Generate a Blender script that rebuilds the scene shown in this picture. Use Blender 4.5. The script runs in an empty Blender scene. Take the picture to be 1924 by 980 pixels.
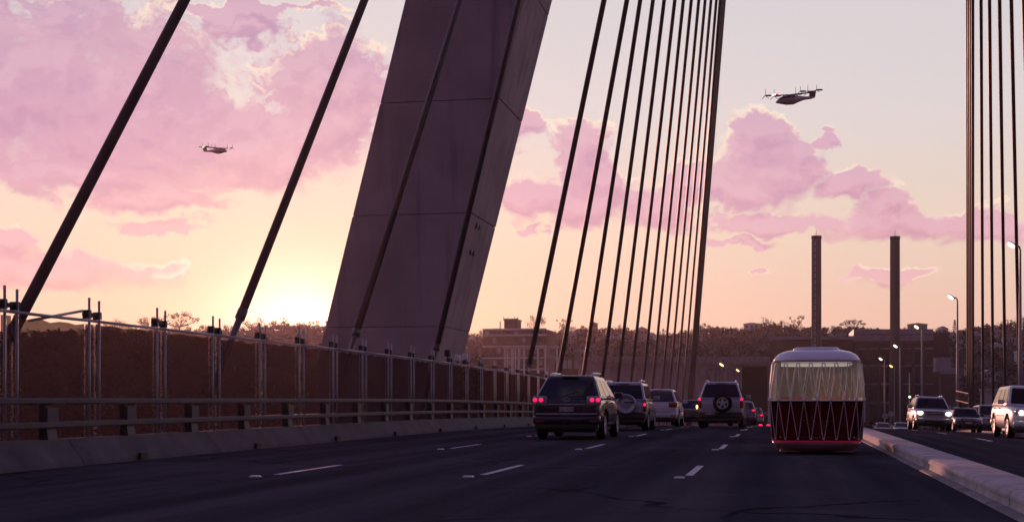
import bpy, bmesh, math, random
import numpy as np
from mathutils import Vector, Matrix
random.seed(7)
rng = np.random.default_rng(7)
S = bpy.context.scene
C = S.collection
PI = math.pi
# ------------------------------------------------------------------ camera
FPX, EYE = 2600.0, 1.05
PSI = math.atan(503 / FPX)
CO, SI = math.cos(PSI), math.sin(PSI)
cam = bpy.data.objects.new('camera', bpy.data.cameras.new('camera'))
C.objects.link(cam)
cam.location = (0, 0, EYE)
cam.rotation_euler = (PI / 2, 0, PSI)
cam.data.sensor_width = 36
cam.data.lens = 36 * FPX / 1924
cam.data.shift_y = 260 / 1924
cam.data.clip_start, cam.data.clip_end = 0.1, 9000
S.camera = cam

def ray(px, py):
    a, b = (px - 962) / FPX, (750 - py) / FPX
    return Vector((CO * a - SI, SI * a + CO, b))
def atY(px, py, Y):
    r = ray(px, py); k = Y / r.y
    return Vector((r.x * k, Y, EYE + r.z * k))
def atX(px, py, X):
    r = ray(px, py); k = X / r.x
    return Vector((X, r.y * k, EYE + r.z * k))
def atD(px, py, D):
    r = ray(px, py)
    return Vector((r.x * D, r.y * D, EYE + r.z * D))
def azel(px, py):
    r = ray(px, py)
    return math.degrees(math.atan2(r.x, r.y)), math.degrees(math.atan2(r.z, math.hypot(r.x, r.y)))
def lin(r, g, b):
    f = lambda c: (c / 255 / 12.92) if c / 255 <= .04045 else ((c / 255 + .055) / 1.055) ** 2.4
    return (f(r), f(g), f(b), 1)

# ------------------------------------------------------------------ render + exposure
S.render.engine = 'CYCLES'
S.cycles.use_denoising = True
S.cycles.max_bounces = 6
S.cycles.transparent_max_bounces = 16
S.cycles.volume_bounces = 0
S.cycles.sample_clamp_indirect = 3
S.view_settings.view_transform = 'Standard'
S.view_settings.look = 'None'
S.view_settings.exposure = 0
S.view_settings.gamma = 1

# ------------------------------------------------------------------ sun
SUN_AZ, SUN_EL = -19.7, 4.0          # degrees; azimuth from +Y towards +X
sd = Vector((math.sin(math.radians(SUN_AZ)) * math.cos(math.radians(SUN_EL)),
             math.cos(math.radians(SUN_AZ)) * math.cos(math.radians(SUN_EL)), math.sin(math.radians(SUN_EL))))
sun = bpy.data.objects.new('sun', bpy.data.lights.new('sun', 'SUN'))
C.objects.link(sun)
sun.data.energy = 2.2
sun.data.angle = math.radians(0.6)
sun.data.color = (1, .42, .30)
sun.rotation_euler = sd.to_track_quat('Z', 'Y').to_euler()
sun.location = sd * 60

# ------------------------------------------------------------------ world: Nishita base + dusk gradient + procedural clouds
W = bpy.data.worlds.new('World'); S.world = W; W.use_nodes = True
wt = W.node_tree; wt.nodes.clear()
class G:
    """tiny helper that chains shader nodes"""
    def __init__(s, t, flat=False): s.t = t; s.flat = flat
    def m(s, op, a, b=None, c=None, clamp=False):
        n = s.t.nodes.new('ShaderNodeMath'); n.operation = op; n.use_clamp = clamp
        for i, x in enumerate((a, b, c)):
            if x is None: continue
            if isinstance(x, (int, float)): n.inputs[i].default_value = x
            else: s.t.links.new(x, n.inputs[i])
        return n.outputs[0]
    def mix(s, f, a, b, mode='MIX'):
        n = s.t.nodes.new('ShaderNodeMix'); n.data_type = 'RGBA'; n.blend_type = mode; n.clamp_factor = True; n.clamp_result = False
        for i, x in ((0, f), (6, a), (7, b)):
            if isinstance(x, (int, float)): n.inputs[i].default_value = x
            elif isinstance(x, tuple): n.inputs[i].default_value = x
            else: s.t.links.new(x, n.inputs[i])
        return n.outputs[2]
    def step(s, x, lo, hi):
        n = s.t.nodes.new('ShaderNodeMapRange'); n.interpolation_type = 'SMOOTHSTEP'
        s.t.links.new(x, n.inputs[0]) ; n.inputs[1].default_value = lo; n.inputs[2].default_value = hi
        return n.outputs[0]
    def ramp(s, x, pts, interp='LINEAR'):
        n = s.t.nodes.new('ShaderNodeValToRGB'); r = n.color_ramp; r.interpolation = interp
        while len(r.elements) < len(pts): r.elements.new(.5)
        for e, (p, c) in zip(r.elements, pts): e.position = p; e.color = c
        s.t.links.new(x, n.inputs[0]); return n.outputs[0]
    def comb(s, x, y, z):
        n = s.t.nodes.new('ShaderNodeCombineXYZ')
        for i, q in enumerate((x, y, z)):
            if isinstance(q, (int, float)): n.inputs[i].default_value = q
            else: s.t.links.new(q, n.inputs[i])
        return n.outputs[0]
    def noise(s, v, scale, detail=6, rough=.55, lac=2.0, dist=0):
        n = s.t.nodes.new('ShaderNodeTexNoise')
        if s.flat: n.noise_dimensions = '2D'
        s.t.links.new(v, n.inputs['Vector']); n.inputs['Scale'].default_value = scale
        n.inputs['Detail'].default_value = detail; n.inputs['Roughness'].default_value = rough
        n.inputs['Lacunarity'].default_value = lac; n.inputs['Distortion'].default_value = dist
        return n.outputs[0]
    def voro(s, v, scale, smooth=.35):
        n = s.t.nodes.new('ShaderNodeTexVoronoi'); n.feature = 'SMOOTH_F1'; n.voronoi_dimensions = '2D'
        s.t.links.new(v, n.inputs['Vector']); n.inputs['Scale'].default_value = scale; n.inputs['Smoothness'].default_value = smooth
        return n.outputs[0]
g = G(wt, True)
tc = wt.nodes.new('ShaderNodeTexCoord')
sp = wt.nodes.new('ShaderNodeSeparateXYZ'); wt.links.new(tc.outputs['Generated'], sp.inputs[0])
dx, dy, dz = sp.outputs
AZ = g.m('MULTIPLY', g.m('ARCTAN2', dx, dy), 180 / PI)
hor = g.m('SQRT', g.m('ADD', g.m('MULTIPLY', dx, dx), g.m('MULTIPLY', dy, dy)))
EL = g.m('MULTIPLY', g.m('ARCTAN2', dz, hor), 180 / PI)
# angle to the sun
dot = g.m('ADD', g.m('ADD', g.m('MULTIPLY', dx, sd.x), g.m('MULTIPLY', dy, sd.y)), g.m('MULTIPLY', dz, sd.z))
TH = g.m('MULTIPLY', g.m('ARCCOSINE', g.m('MINIMUM', dot, .999999)), 180 / PI)
# flattened distance to the glow, which lies a little lower than the disc in the thick air
_u = g.m('MULTIPLY', g.m('SUBTRACT', AZ, SUN_AZ), .92); _v = g.m('MULTIPLY', g.m('SUBTRACT', EL, 2.9), 1.25)
T2 = g.m('SQRT', g.m('MULTIPLY_ADD', _u, _u, g.m('MULTIPLY', _v, _v)))
# clear-sky gradient by elevation on the sunset side, and the dusk sky opposite
e01 = g.m('DIVIDE', EL, 60.0, clamp=True)
west = g.ramp(e01, [(0, lin(233, 172, 160)), (.055, lin(236, 196, 178)), (.115, lin(241, 217, 199)), (.19, lin(232, 222, 222)),
                    (.28, lin(224, 219, 225)), (.40, lin(166, 158, 206)), (.62, lin(100, 98, 172)), (1, lin(56, 54, 122))])
east = g.ramp(e01, [(0, lin(50, 28, 52)), (.2, lin(68, 34, 66)), (.5, lin(66, 44, 88)), (1, lin(56, 54, 116))])
wfac = g.step(dot, -.95, .40)
sky = g.mix(wfac, east, west)
# physical sky as a small contribution to the base
nis = wt.nodes.new('ShaderNodeTexSky'); nis.sky_type = 'NISHITA'; nis.sun_disc = False
nis.sun_elevation = math.radians(SUN_EL); nis.sun_rotation = math.radians(SUN_AZ)
nsc = g.mix(1.0, nis.outputs[0], (.05, .05, .05, 1), 'MULTIPLY')
sky = g.mix(.12, sky, nsc)
# warm band around the sun
warm = g.m('MULTIPLY', g.m('POWER', 2.718, g.m('MULTIPLY', g.m('POWER', g.m('DIVIDE', T2, 6.4), 1.5), -1)), .85)
sky = g.mix(warm, sky, g.mix(g.step(EL, 1.5, 8.5), lin(255, 196, 128), lin(252, 216, 184)))
# --- clouds: ellipses in azimuth/elevation, edges broken by noise
blobs = [(90, 150, 350, 190), (300, 250, 370, 95), (610, 205, 130, 140), (665, 170, 85, 90), (450, 45, 85, 32), (500, 300, 190, 70),
         (170, 335, 220, 40), (270, 375, 170, 28), (15, 455, 75, 26), (80, 505, 240, 34), (300, 430, 95, 15),
         (1085, 300, 68, 92), (1010, 370, 90, 50), (1140, 345, 40, 85), (1240, 385, 75, 60), (1300, 345, 70, 60), (1090, 385, 110, 40),
         (1430, 265, 58, 60), (1455, 325, 130, 70), (1570, 355, 85, 34), (1400, 370, 105, 34), (1557, 250, 22, 18), (1520, 300, 60, 50),
         (1700, 420, 180, 34), (1640, 390, 50, 24), (1475, 420, 170, 16), (1860, 430, 120, 36), (1655, 517, 105, 13), (1370, 452, 60, 7),
         (1418, 515, 24, 6), (985, 240, 40, 32), (470, 20, 180, 14), (1000, 430, 40, 7)]
def warp(az, el, scale, off):
    return g.m('SUBTRACT', g.noise(g.comb(g.m('ADD', az, off), g.m('MULTIPLY_ADD', el, 1.4, off * 3), 0), scale, 9, .57), .5)
def cloud_density(az, el):
    amp = g.m('MINIMUM', g.m('MAXIMUM', g.m('MULTIPLY', el, .10), .22), 1.0)      # calmer, flatter clouds near the horizon
    azw = g.m('ADD', az, g.m('MULTIPLY', warp(az, el, .36, 5.0), g.m('MULTIPLY', amp, 4.2)))
    elw = g.m('ADD', el, g.m('MULTIPLY', warp(az, el, .36, 17.0), g.m('MULTIPLY', amp, 3.0)))
    d = None
    for (cx, cy, rx_, ry_) in blobs:
        a0, e0 = azel(cx, cy); k = 180 / PI / FPX
        u = g.m('MULTIPLY_ADD', azw, 1 / (rx_ * k), -a0 / (rx_ * k))
        v = g.m('MULTIPLY_ADD', elw, 1 / (ry_ * k), -e0 / (ry_ * k))
        q = g.m('MULTIPLY_ADD', u, u, g.m('MULTIPLY', v, v))
        d = q if d is None else g.m('MINIMUM', d, q)
    d = g.m('MAXIMUM', g.m('SUBTRACT', 1.0, g.m('SQRT', d)), -.9)
    # the same kind of cloud goes on over the rest of the sky
    far = g.m('MULTIPLY', g.m('SUBTRACT', g.noise(g.comb(g.m('MULTIPLY', az, .9), g.m('MULTIPLY', el, 1.9), 31.0), .06, 5, .55), .53), 5.0)
    d = g.mix(outside, d, far)
    p3 = g.comb(az, g.m('MULTIPLY', el, 1.3), 0)
    n1 = g.noise(p3, .30, 9, .56, 2.1, .2)
    puff = g.m('ADD', g.m('SUBTRACT', .42, g.voro(g.comb(azw, g.m('MULTIPLY', elw, 1.2), 0), .62, .25)), g.m('MULTIPLY', g.m('SUBTRACT', .42, g.voro(g.comb(azw, g.m('MULTIPLY_ADD', elw, 1.2, 40.0), 0), 1.7, .25)), .6))
    return g.m('ADD', d, g.m('ADD', g.m('MULTIPLY', g.m('SUBTRACT', n1, .5), 1.15), g.m('MULTIPLY', puff, .34))), n1
outside = g.m('MAXIMUM', g.step(g.m('ABSOLUTE', g.m('ADD', AZ, 10.9)), 21, 27), g.step(EL, 17, 21))
cd, n1 = cloud_density(AZ, EL)
cd_up, _ = cloud_density(g.m('ADD', AZ, -.25), g.m('ADD', EL, .55))
lit = g.m('SUBTRACT', cd, cd_up)                        # > 0 on edges that face up and towards the sun
P3 = g.comb(AZ, g.m('MULTIPLY', EL, 2.6), 9.0)
soft = g.noise(P3, .12, 6, .55, 2.0, .4)
mfac = g.step(lit, -.06, .08)
mask = g.m('ADD', g.m('MULTIPLY', g.step(cd, -.04, .15), mfac), g.m('MULTIPLY', g.step(cd, -.16, .42), g.m('SUBTRACT', 1.0, mfac)))
ccol = g.ramp(e01, [(0, lin(238, 178, 166)), (.06, lin(238, 184, 172)), (.10, lin(224, 168, 180)), (.16, lin(210, 160, 186)),
                    (.23, lin(198, 156, 184)), (.30, lin(182, 150, 184)), (.6, lin(140, 122, 168)), (1, lin(96, 84, 136))])
ccol = g.mix(g.m('MULTIPLY', g.step(soft, .40, .66), .28), ccol, lin(234, 188, 194))
ccol = g.mix(g.m('MULTIPLY', g.step(lit, -.02, -.34), .62), ccol, g.mix(1.0, ccol, (.82, .78, .90, 1), 'MULTIPLY'))
ccol = g.mix(g.m('MULTIPLY', g.step(lit, .02, .34), .26), ccol, lin(238, 204, 212))
ccol = g.mix(wfac, g.mix(.6, ccol, east), ccol)
ccol = g.mix(g.m('MULTIPLY', warm, .65), ccol, lin(250, 208, 160))
edge = g.m('SUBTRACT', 1.0, g.step(cd, .04, .34))
rimf = g.m('MULTIPLY', edge, g.m('MULTIPLY', g.step(lit, .0, .22), g.m('MULTIPLY_ADD', g.step(n1, .36, .60), .7, .3)))
cc = g.mix(rimf, ccol, g.mix(wfac, ccol, lin(255, 238, 212)))
sky = g.mix(g.m('MULTIPLY', mask, .94), sky, cc)
# the glare of the sun in the air
gl = g.m('POWER', 2.718, g.m('MULTIPLY', g.m('POWER', g.m('DIVIDE', T2, 2.35), 1.45), -1))
sky = g.mix(g.m('MULTIPLY', gl, 1.0), sky, (2.3, 1.75, 1.25, 1))
sky = g.mix(1.0, sky, g.comb(*[g.m('MULTIPLY_ADD', g.m('POWER', 2.718, g.m('MULTIPLY', g.m('MAXIMUM', EL, 0.0), -.22)), .17, 1.0)] * 3), 'MULTIPLY')
# below the horizon
sky = g.mix(g.step(EL, -3, -.5), lin(70, 54, 66), sky)
bg = wt.nodes.new('ShaderNodeBackground'); wt.links.new(sky, bg.inputs[0]); bg.inputs[1].default_value = 1.0
wo = wt.nodes.new('ShaderNodeOutputWorld'); wt.links.new(bg.outputs[0], wo.inputs[0])

# ------------------------------------------------------------------ materials
def mat(name, col, rough=.6, metal=0, var=.25, scale=3.0, bump=0, coat=0, spec=.5, stretch=None):
    m = bpy.data.materials.new(name); m.use_nodes = True
    t = m.node_tree; b = t.nodes['Principled BSDF']; q = G(t)
    b.inputs['Roughness'].default_value = rough; b.inputs['Metallic'].default_value = metal
    b.inputs['Coat Weight'].default_value = coat; b.inputs['Coat Roughness'].default_value = .08
    b.inputs['Specular IOR Level'].default_value = spec
    tcx = t.nodes.new('ShaderNodeTexCoord')
    v = tcx.outputs['Object']
    if stretch:
        mp = t.nodes.new('ShaderNodeMapping'); mp.inputs['Scale'].default_value = stretch
        t.links.new(v, mp.inputs[0]); v = mp.outputs[0]
    n = q.noise(v, scale, 5, .6)
    lo = tuple(max(0, c * (1 - var)) for c in col[:3]) + (1,)
    hi = tuple(min(1, c * (1 + var)) for c in col[:3]) + (1,)
    t.links.new(q.mix(q.step(n, .3, .7), lo, hi), b.inputs['Base Color'])
    t.links.new(q.m('ADD', q.m('MULTIPLY', n, .2), rough - .1), b.inputs['Roughness'])
    if bump:
        bp = t.nodes.new('ShaderNodeBump'); bp.inputs['Strength'].default_value = bump; bp.inputs['Distance'].default_value = .02
        t.links.new(q.noise(v, scale * 6, 4, .6), bp.inputs['Height']); t.links.new(bp.outputs[0], b.inputs['Normal'])
    return m
def emit(name, col, st):
    m = bpy.data.materials.new(name); m.use_nodes = True; t = m.node_tree
    b = t.nodes['Principled BSDF']; b.inputs['Base Color'].default_value = col
    b.inputs['Emission Color'].default_value = col; b.inputs['Emission Strength'].default_value = st
    return m
def glassy(name, tint, clear, rough=.04, base=(.02, .02, .025, 1)):
    """tinted pane: clear share lets the background through, the rest is dark body under a glossy coat"""
    m = bpy.data.materials.new(name); m.use_nodes = True; t = m.node_tree
    b = t.nodes['Principled BSDF']; b.inputs['Base Color'].default_value = base; b.inputs['Roughness'].default_value = rough
    tr = t.nodes.new('ShaderNodeBsdfTransparent'); tr.inputs[0].default_value = tint
    fr = t.nodes.new('ShaderNodeLayerWeight'); fr.inputs[0].default_value = .25
    q = G(t); f = q.m('MULTIPLY', q.m('SUBTRACT', 1.0, fr.outputs['Fresnel']), clear)
    mx = t.nodes.new('ShaderNodeMixShader'); t.links.new(f, mx.inputs[0]); t.links.new(b.outputs[0], mx.inputs[1]); t.links.new(tr.outputs[0], mx.inputs[2])
    t.links.new(mx.outputs[0], t.nodes['Material Output'].inputs[0]); return m

M = {}
M['concrete'] = mat('concrete', (.36, .265, .295), .8, 0, .16, .35, .25)
M['concrete2'] = mat('weathered concrete', (.24, .215, .22), .82, 0, .30, 1.3, .4)
M['kerb'] = mat('pale kerb concrete', (.42, .365, .375), .8, 0, .25, 1.6, .4)
M['concrete3'] = mat('shade-dark concrete', (.085, .075, .084), .85, 0, .35, 1.1, .4)  # left-side shade put into the base tone; streaks and blotches follow below
for _k in ('concrete', 'concrete2', 'concrete3', 'kerb'):
    _t = M[_k].node_tree; _q = G(_t); _b = _t.nodes['Principled BSDF']; _src = _b.inputs['Base Color'].links[0].from_socket
    _tc = _t.nodes.new('ShaderNodeTexCoord'); _mp = _t.nodes.new('ShaderNodeMapping'); _mp.inputs['Scale'].default_value = (1.6, 1.6, .09); _t.links.new(_tc.outputs['Object'], _mp.inputs[0])
    _st = _q.noise(_mp.outputs[0], 1.2, 5, .65)               # rain streaks
    _bl = _q.noise(_tc.outputs['Object'], .55, 6, .65)        # blotches
    _c = _q.mix(_q.m('MULTIPLY', _q.step(_st, .48, .70), .42), _src, (.10, .085, .088, 1)); _c = _q.mix(_q.m('MULTIPLY', _q.step(_bl, .55, .72), .25), _c, (.36, .31, .31, 1))
    _t.links.new(_c, _b.inputs['Base Color'])
M['steel'] = mat('galvanised steel', (.34, .34, .37), .5, .35, .2, 6)
M['rail'] = mat('painted rail', (.075, .068, .08), .6, .2, .25, 2)
M['clamp'] = mat('dark clamp', (.03, .028, .03), .6, .3, .2, 9)
M['cable'] = mat('cable sheath', (.080, .056, .066), .5, 0, .2, .8)
M['tyre'] = mat('rubber', (.012, .012, .013), .92, 0, .2, 20, spec=.12)
M['alloy'] = mat('alloy rim', (.50, .50, .55), .35, .25, .1, 6)
M['trim'] = mat('black plastic trim', (.02, .02, .022), .55, 0, .2, 10)
M['chrome'] = mat('chrome', (.6, .6, .65), .18, 1, .05, 9)
M['plate'] = mat('number plate', (.45, .45, .45), .5, 0, .05, 9)
M['ink'] = mat('plate letters', (.03, .03, .04), .6, 0, 0, 9)
M['glass'] = glassy('tinted car glass', (.35, .33, .36, 1), .45)
M['glass_dark'] = glassy('dark privacy glass', (.2, .18, .2, 1), .15)
M['red_lit'] = emit('lit tail lamp', (1, .02, .12, 1), 1.15)
M['red_lens'] = mat('red lens', (.30, .012, .02), .2, 0, .1, 9, coat=1)
M['clear_lens'] = mat('clear lens', (.30, .28, .32), .15, 0, .1, 9, coat=1)
M['head_lit'] = emit('lit headlamp', (1, .86, .66, 1), 5)
M['lamp_lit'] = emit('street lamp light', (1, .80, .52, 1), 5)
M['lamp_yellow'] = emit('yellow lamp light', (1, .66, .22, 1), 3.5)
M['lamp_green'] = emit('green signal light', (.55, 1, .62, 1), 3)
M['gold_glint'] = emit('emissive sun glint', (1, .62, .2, 1), 4)  # glow colour for the sun glint on the dark sedan
M['pole'] = mat('lamp pole', (.30, .30, .36), .5, .4, .1, 4)
M['bark'] = mat('bark', (.06, .045, .035), .9, 0, .3, 2)
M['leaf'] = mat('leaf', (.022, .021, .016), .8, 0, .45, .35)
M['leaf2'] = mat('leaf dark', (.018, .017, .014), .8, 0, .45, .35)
M['brick'] = mat('far brickwork', (.11, .062, .052), .9, 0, .2, .5)
M['render_wall'] = mat('pale render', (.42, .39, .38), .8, 0, .15, .3)
M['white_paint'] = mat('white paint', (.66, .64, .64), .6, 0, .08, .7)
M['tile_roof'] = mat('tile roof', (.17, .085, .07), .85, 0, .2, .8)
M['grey_roof'] = mat('grey roof sheet', (.30, .30, .33), .55, .2, .15, .8)
M['dark_window'] = mat('far window', (.03, .03, .035), .15, 0, .2, .4)
M['dark_brick'] = mat('sooty brick', (.085, .058, .058), .9, 0, .25, .25)
M['monitor'] = mat('roof louvre sheet', (.26, .25, .30), .6, .2, .15, .3)
M['stack'] = mat('chimney render', (.10, .072, .070), .85, 0, .25, .25, stretch=(1, 1, .25))
M['road_paint'] = mat('road paint', (.55, .54, .54), .7, 0, .35, 7, .3)
M['stud'] = mat('road marker', (.6, .6, .58), .4, 0, .1, 9)
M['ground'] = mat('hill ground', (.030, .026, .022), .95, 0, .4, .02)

def asphalt():
    m = mat('asphalt', (.045, .044, .050), .92, 0, .3, .35, .5)
    t = m.node_tree; q = G(t); b = t.nodes['Principled BSDF']
    tcx = t.nodes.new('ShaderNodeTexCoord')
    mp = t.nodes.new('ShaderNodeMapping'); mp.inputs['Scale'].default_value = (1.0, .035, 1); t.links.new(tcx.outputs['Object'], mp.inputs[0])
    st = q.noise(mp.outputs[0], 1.1, 4, .6)                       # wheel tracks and drips along the lanes
    pa = q.noise(tcx.outputs['Object'], .12, 4, .6)               # patches
    gr = q.noise(tcx.outputs['Object'], 38, 3, .7)                # stone chips
    w = q.m('ADD', q.m('MULTIPLY', st, .55), q.m('ADD', q.m('MULTIPLY', pa, .25), q.m('MULTIPLY', gr, .25)))
    t.links.new(q.mix(q.step(w, .36, .68), (.044, .040, .045, 1), (.098, .090, .098, 1)), b.inputs['Base Color'])
    cr = t.nodes.new('ShaderNodeTexVoronoi'); cr.feature = 'DISTANCE_TO_EDGE'; cr.inputs['Scale'].default_value = .22
    wv = t.nodes.new('ShaderNodeVectorMath'); wv.operation = 'ADD'; t.links.new(tcx.outputs['Object'], wv.inputs[0])
    nz = t.nodes.new('ShaderNodeTexNoise'); nz.inputs['Scale'].default_value = .9; nz.inputs['Detail'].default_value = 6; t.links.new(tcx.outputs['Object'], nz.inputs['Vector']); t.links.new(nz.outputs['Color'], wv.inputs[1])
    t.links.new(wv.outputs[0], cr.inputs['Vector'])
    crack = q.m('MULTIPLY', q.m('SUBTRACT', 1.0, q.step(cr.outputs['Distance'], .004, .016)), q.step(pa, .45, .60))
    sx = t.nodes.new('ShaderNodeSeparateXYZ'); t.links.new(tcx.outputs['Object'], sx.inputs[0])
    tr = None                                                     # polished wheel tracks, oil line in mid-lane
    for xc_ in (-9.0, -5.5, -2.65, .45, 4.3, 7.7, 11.1):
        for off, wd in ((-.75, .34), (.75, .34)):
            d = q.m('DIVIDE', q.m('SUBTRACT', sx.outputs[0], xc_ + off), wd); e = q.m('POWER', 2.718, q.m('MULTIPLY', q.m('MULTIPLY', d, d), -1))
            tr = e if tr is None else q.m('MAXIMUM', tr, e)
    base = b.inputs['Base Color'].links[0].from_socket
    c2 = q.mix(q.m('MULTIPLY', tr, q.m('MULTIPLY_ADD', st, .5, .12)), base, (.036, .033, .038, 1))
    c2 = q.mix(q.m('MULTIPLY', q.step(pa, .56, .60), .35), c2, (.105, .098, .106, 1))   # lighter old patches
    t.links.new(q.mix(q.m('MULTIPLY', crack, .8), c2, (.012, .012, .014, 1)), b.inputs['Base Color'])
    b.inputs['Specular IOR Level'].default_value = 0
    return m
M['asphalt'] = asphalt()
def screen_cloth():
    m = bpy.data.materials.new('screen cloth'); m.use_nodes = True; t = m.node_tree; q = G(t)
    tcx = t.nodes.new('ShaderNodeTexCoord'); n = q.noise(tcx.outputs['Object'], .9, 5, .6)
    col = q.mix(q.step(n, .3, .7), (.042, .023, .025, 1), (.066, .033, .034, 1))
    d = t.nodes.new('ShaderNodeBsdfDiffuse'); t.links.new(col, d.inputs[0])
    tl = t.nodes.new('ShaderNodeBsdfTranslucent'); t.links.new(q.mix(.5, col, (.055, .026, .028, 1)), tl.inputs[0])
    tr = t.nodes.new('ShaderNodeBsdfTransparent'); tr.inputs[0].default_value = (1, .9, .85, 1)
    a = t.nodes.new('ShaderNodeMixShader'); a.inputs[0].default_value = .5
    t.links.new(d.outputs[0], a.inputs[1]); t.links.new(tl.outputs[0], a.inputs[2])
    b = t.nodes.new('ShaderNodeMixShader'); b.inputs[0].default_value = .12
    t.links.new(a.outputs[0], b.inputs[1]); t.links.new(tr.outputs[0], b.inputs[2])
    t.nodes.remove(t.nodes['Principled BSDF'])
    t.links.new(b.outputs[0], t.nodes['Material Output'].inputs[0]); return m
M['cloth'] = screen_cloth()
def paint(name, col, rough=.35, metal=.35):
    return mat(name, col, rough, metal, .06, 4, 0, .8)

# ------------------------------------------------------------------ mesh helpers
class MB:
    def __init__(s): s.v = []; s.f = []
    def add(s, vs, fs):
        o = len(s.v); s.v += [tuple(p) for p in vs]; s.f += [tuple(i + o for i in q) for q in fs]; return s
    def hexa(s, p):
        return s.add(p, [(0, 3, 2, 1), (4, 5, 6, 7), (0, 1, 5, 4), (1, 2, 6, 5), (2, 3, 7, 6), (3, 0, 4, 7)])
    def box(s, x0, x1, y0, y1, z0, z1):
        return s.hexa([(x0, y0, z0), (x1, y0, z0), (x1, y1, z0), (x0, y1, z0), (x0, y0, z1), (x1, y0, z1), (x1, y1, z1), (x0, y1, z1)])
    def loft(s, rings, cap=True):
        n = len(rings[0]); vs = [p for r in rings for p in r]; fs = []
        for i in range(len(rings) - 1):
            for j in range(n):
                k = (j + 1) % n
                fs.append((i * n + j, i * n + k, (i + 1) * n + k, (i + 1) * n + j))
        if cap:
            fs.append(tuple(reversed(range(n)))); fs.append(tuple((len(rings) - 1) * n + j for j in range(n)))
        return s.add(vs, fs)
    def tube(s, pts, r, n=8, cap=True):
        pts = [Vector(p) for p in pts]; rr = r if isinstance(r, (list, tuple)) else [r] * len(pts)
        rings = []
        for i, p in enumerate(pts):
            d = (pts[min(i + 1, len(pts) - 1)] - pts[max(i - 1, 0)]).normalized()
            a = d.cross(Vector((0, 0, 1)) if abs(d.z) < .95 else Vector((1, 0, 0))).normalized(); b = d.cross(a)
            rings.append([p + (a * math.cos(2 * PI * j / n) + b * math.sin(2 * PI * j / n)) * rr[i] for j in range(n)])
        return s.loft(rings, cap)
    def lathe(s, prof, n=20, M_=None, cap=True):
        M_ = M_ or Matrix()
        rings = [[M_ @ Vector((r * math.cos(2 * PI * j / n), r * math.sin(2 * PI * j / n), h)) for j in range(n)] for r, h in prof]
        return s.loft(rings, cap)
    def ball(s, c, r, n=10):
        c = Vector(c); r = Vector(r) if not isinstance(r, (int, float)) else Vector((r, r, r))
        rings = []
        for i in range(1, n // 2 + 1):
            t = PI * i / (n // 2 + 1)
            rings.append([c + Vector((r.x * math.sin(t) * math.cos(2 * PI * j / n), r.y * math.sin(t) * math.sin(2 * PI * j / n), -r.z * math.cos(t))) for j in range(n)])
        return s.loft(rings)
    def pane(s, A, B, Cc, Dd, mu=.06, mv=.08, rad=.12, off=.012, th=.02):
        """rounded pane inset in the quad A B C D (seen from outside, anticlockwise)"""
        A, B, Cc, Dd = map(Vector, (A, B, Cc, Dd))
        nrm = (B - A).cross(Dd - A).normalized()
        w, h = (B - A).length, (Dd - A).length
        def bl(u, v): return (A * (1 - u) + B * u) * (1 - v) + (Dd * (1 - u) + Cc * u) * v
        ru, rv = rad / w, rad / h; out = []
        for (cu, cv, a0) in ((1 - mu - ru, mv + rv, -90), (1 - mu - ru, 1 - mv - rv, 0), (mu + ru, 1 - mv - rv, 90), (mu + ru, mv + rv, 180)):
            for k in range(4):
                t = math.radians(a0 + 30 * k)
                out.append(bl(cu + ru * math.cos(t), cv + rv * math.sin(t)))
        return s.loft([[p + nrm * (off - th) for p in out], [p + nrm * off for p in out]])
    def mesh(s, name, m=None, smooth=False):
        me = bpy.data.meshes.new(name); me.from_pydata(s.v, [], s.f)
        bm = bmesh.new(); bm.from_mesh(me); bmesh.ops.recalc_face_normals(bm, faces=bm.faces); bm.to_mesh(me); bm.free()
        if m: me.materials.append(m)
        if smooth:
            for p in me.polygons: p.use_smooth = True
        me.update(); return me
    def build(s, name, m, parent=None, smooth=False, bevel=0, sub=0, seg=2):
        o = bpy.data.objects.new(name, s.mesh(name, m, smooth)); C.objects.link(o)
        if parent: o.parent = parent
        if bevel:
            b = o.modifiers.new('bevel', 'BEVEL'); b.width = bevel; b.segments = seg; b.limit_method = 'ANGLE'
        if sub:
            b = o.modifiers.new('sub', 'SUBSURF'); b.levels = sub; b.render_levels = sub
        return o
def tag(o, label=None, cat=None, group=None, kind=None):
    if label: o['label'] = label
    if cat: o['category'] = cat
    if group: o['group'] = group
    if kind: o['kind'] = kind
    return o
def thing(name, label, cat, loc=(0, 0, 0), rz_=0, group=None):
    o = bpy.data.objects.new(name, None); C.objects.link(o); o.location = loc; o.rotation_euler = (0, 0, rz_)
    return tag(o, label, cat, group)
def place(o, name, loc=(0, 0, 0), rot=(0, 0, 0), parent=None, scale=None):
    c = o.copy(); c.name = name; C.objects.link(c); c.parent = parent; c.location = loc; c.rotation_euler = rot
    if scale: c.scale = scale
    return c
def inst(name, mesh, parent=None, loc=(0, 0, 0), rot=(0, 0, 0), scale=(1, 1, 1)):
    o = bpy.data.objects.new(name, mesh); C.objects.link(o); o.parent = parent; o.location = loc; o.rotation_euler = rot; o.scale = scale
    return o
def bake(o):
    """apply the modifiers of o to its mesh"""
    dg = bpy.context.evaluated_depsgraph_get(); me = bpy.data.meshes.new_from_object(o.evaluated_get(dg))
    o.modifiers.clear(); o.data = me

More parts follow.
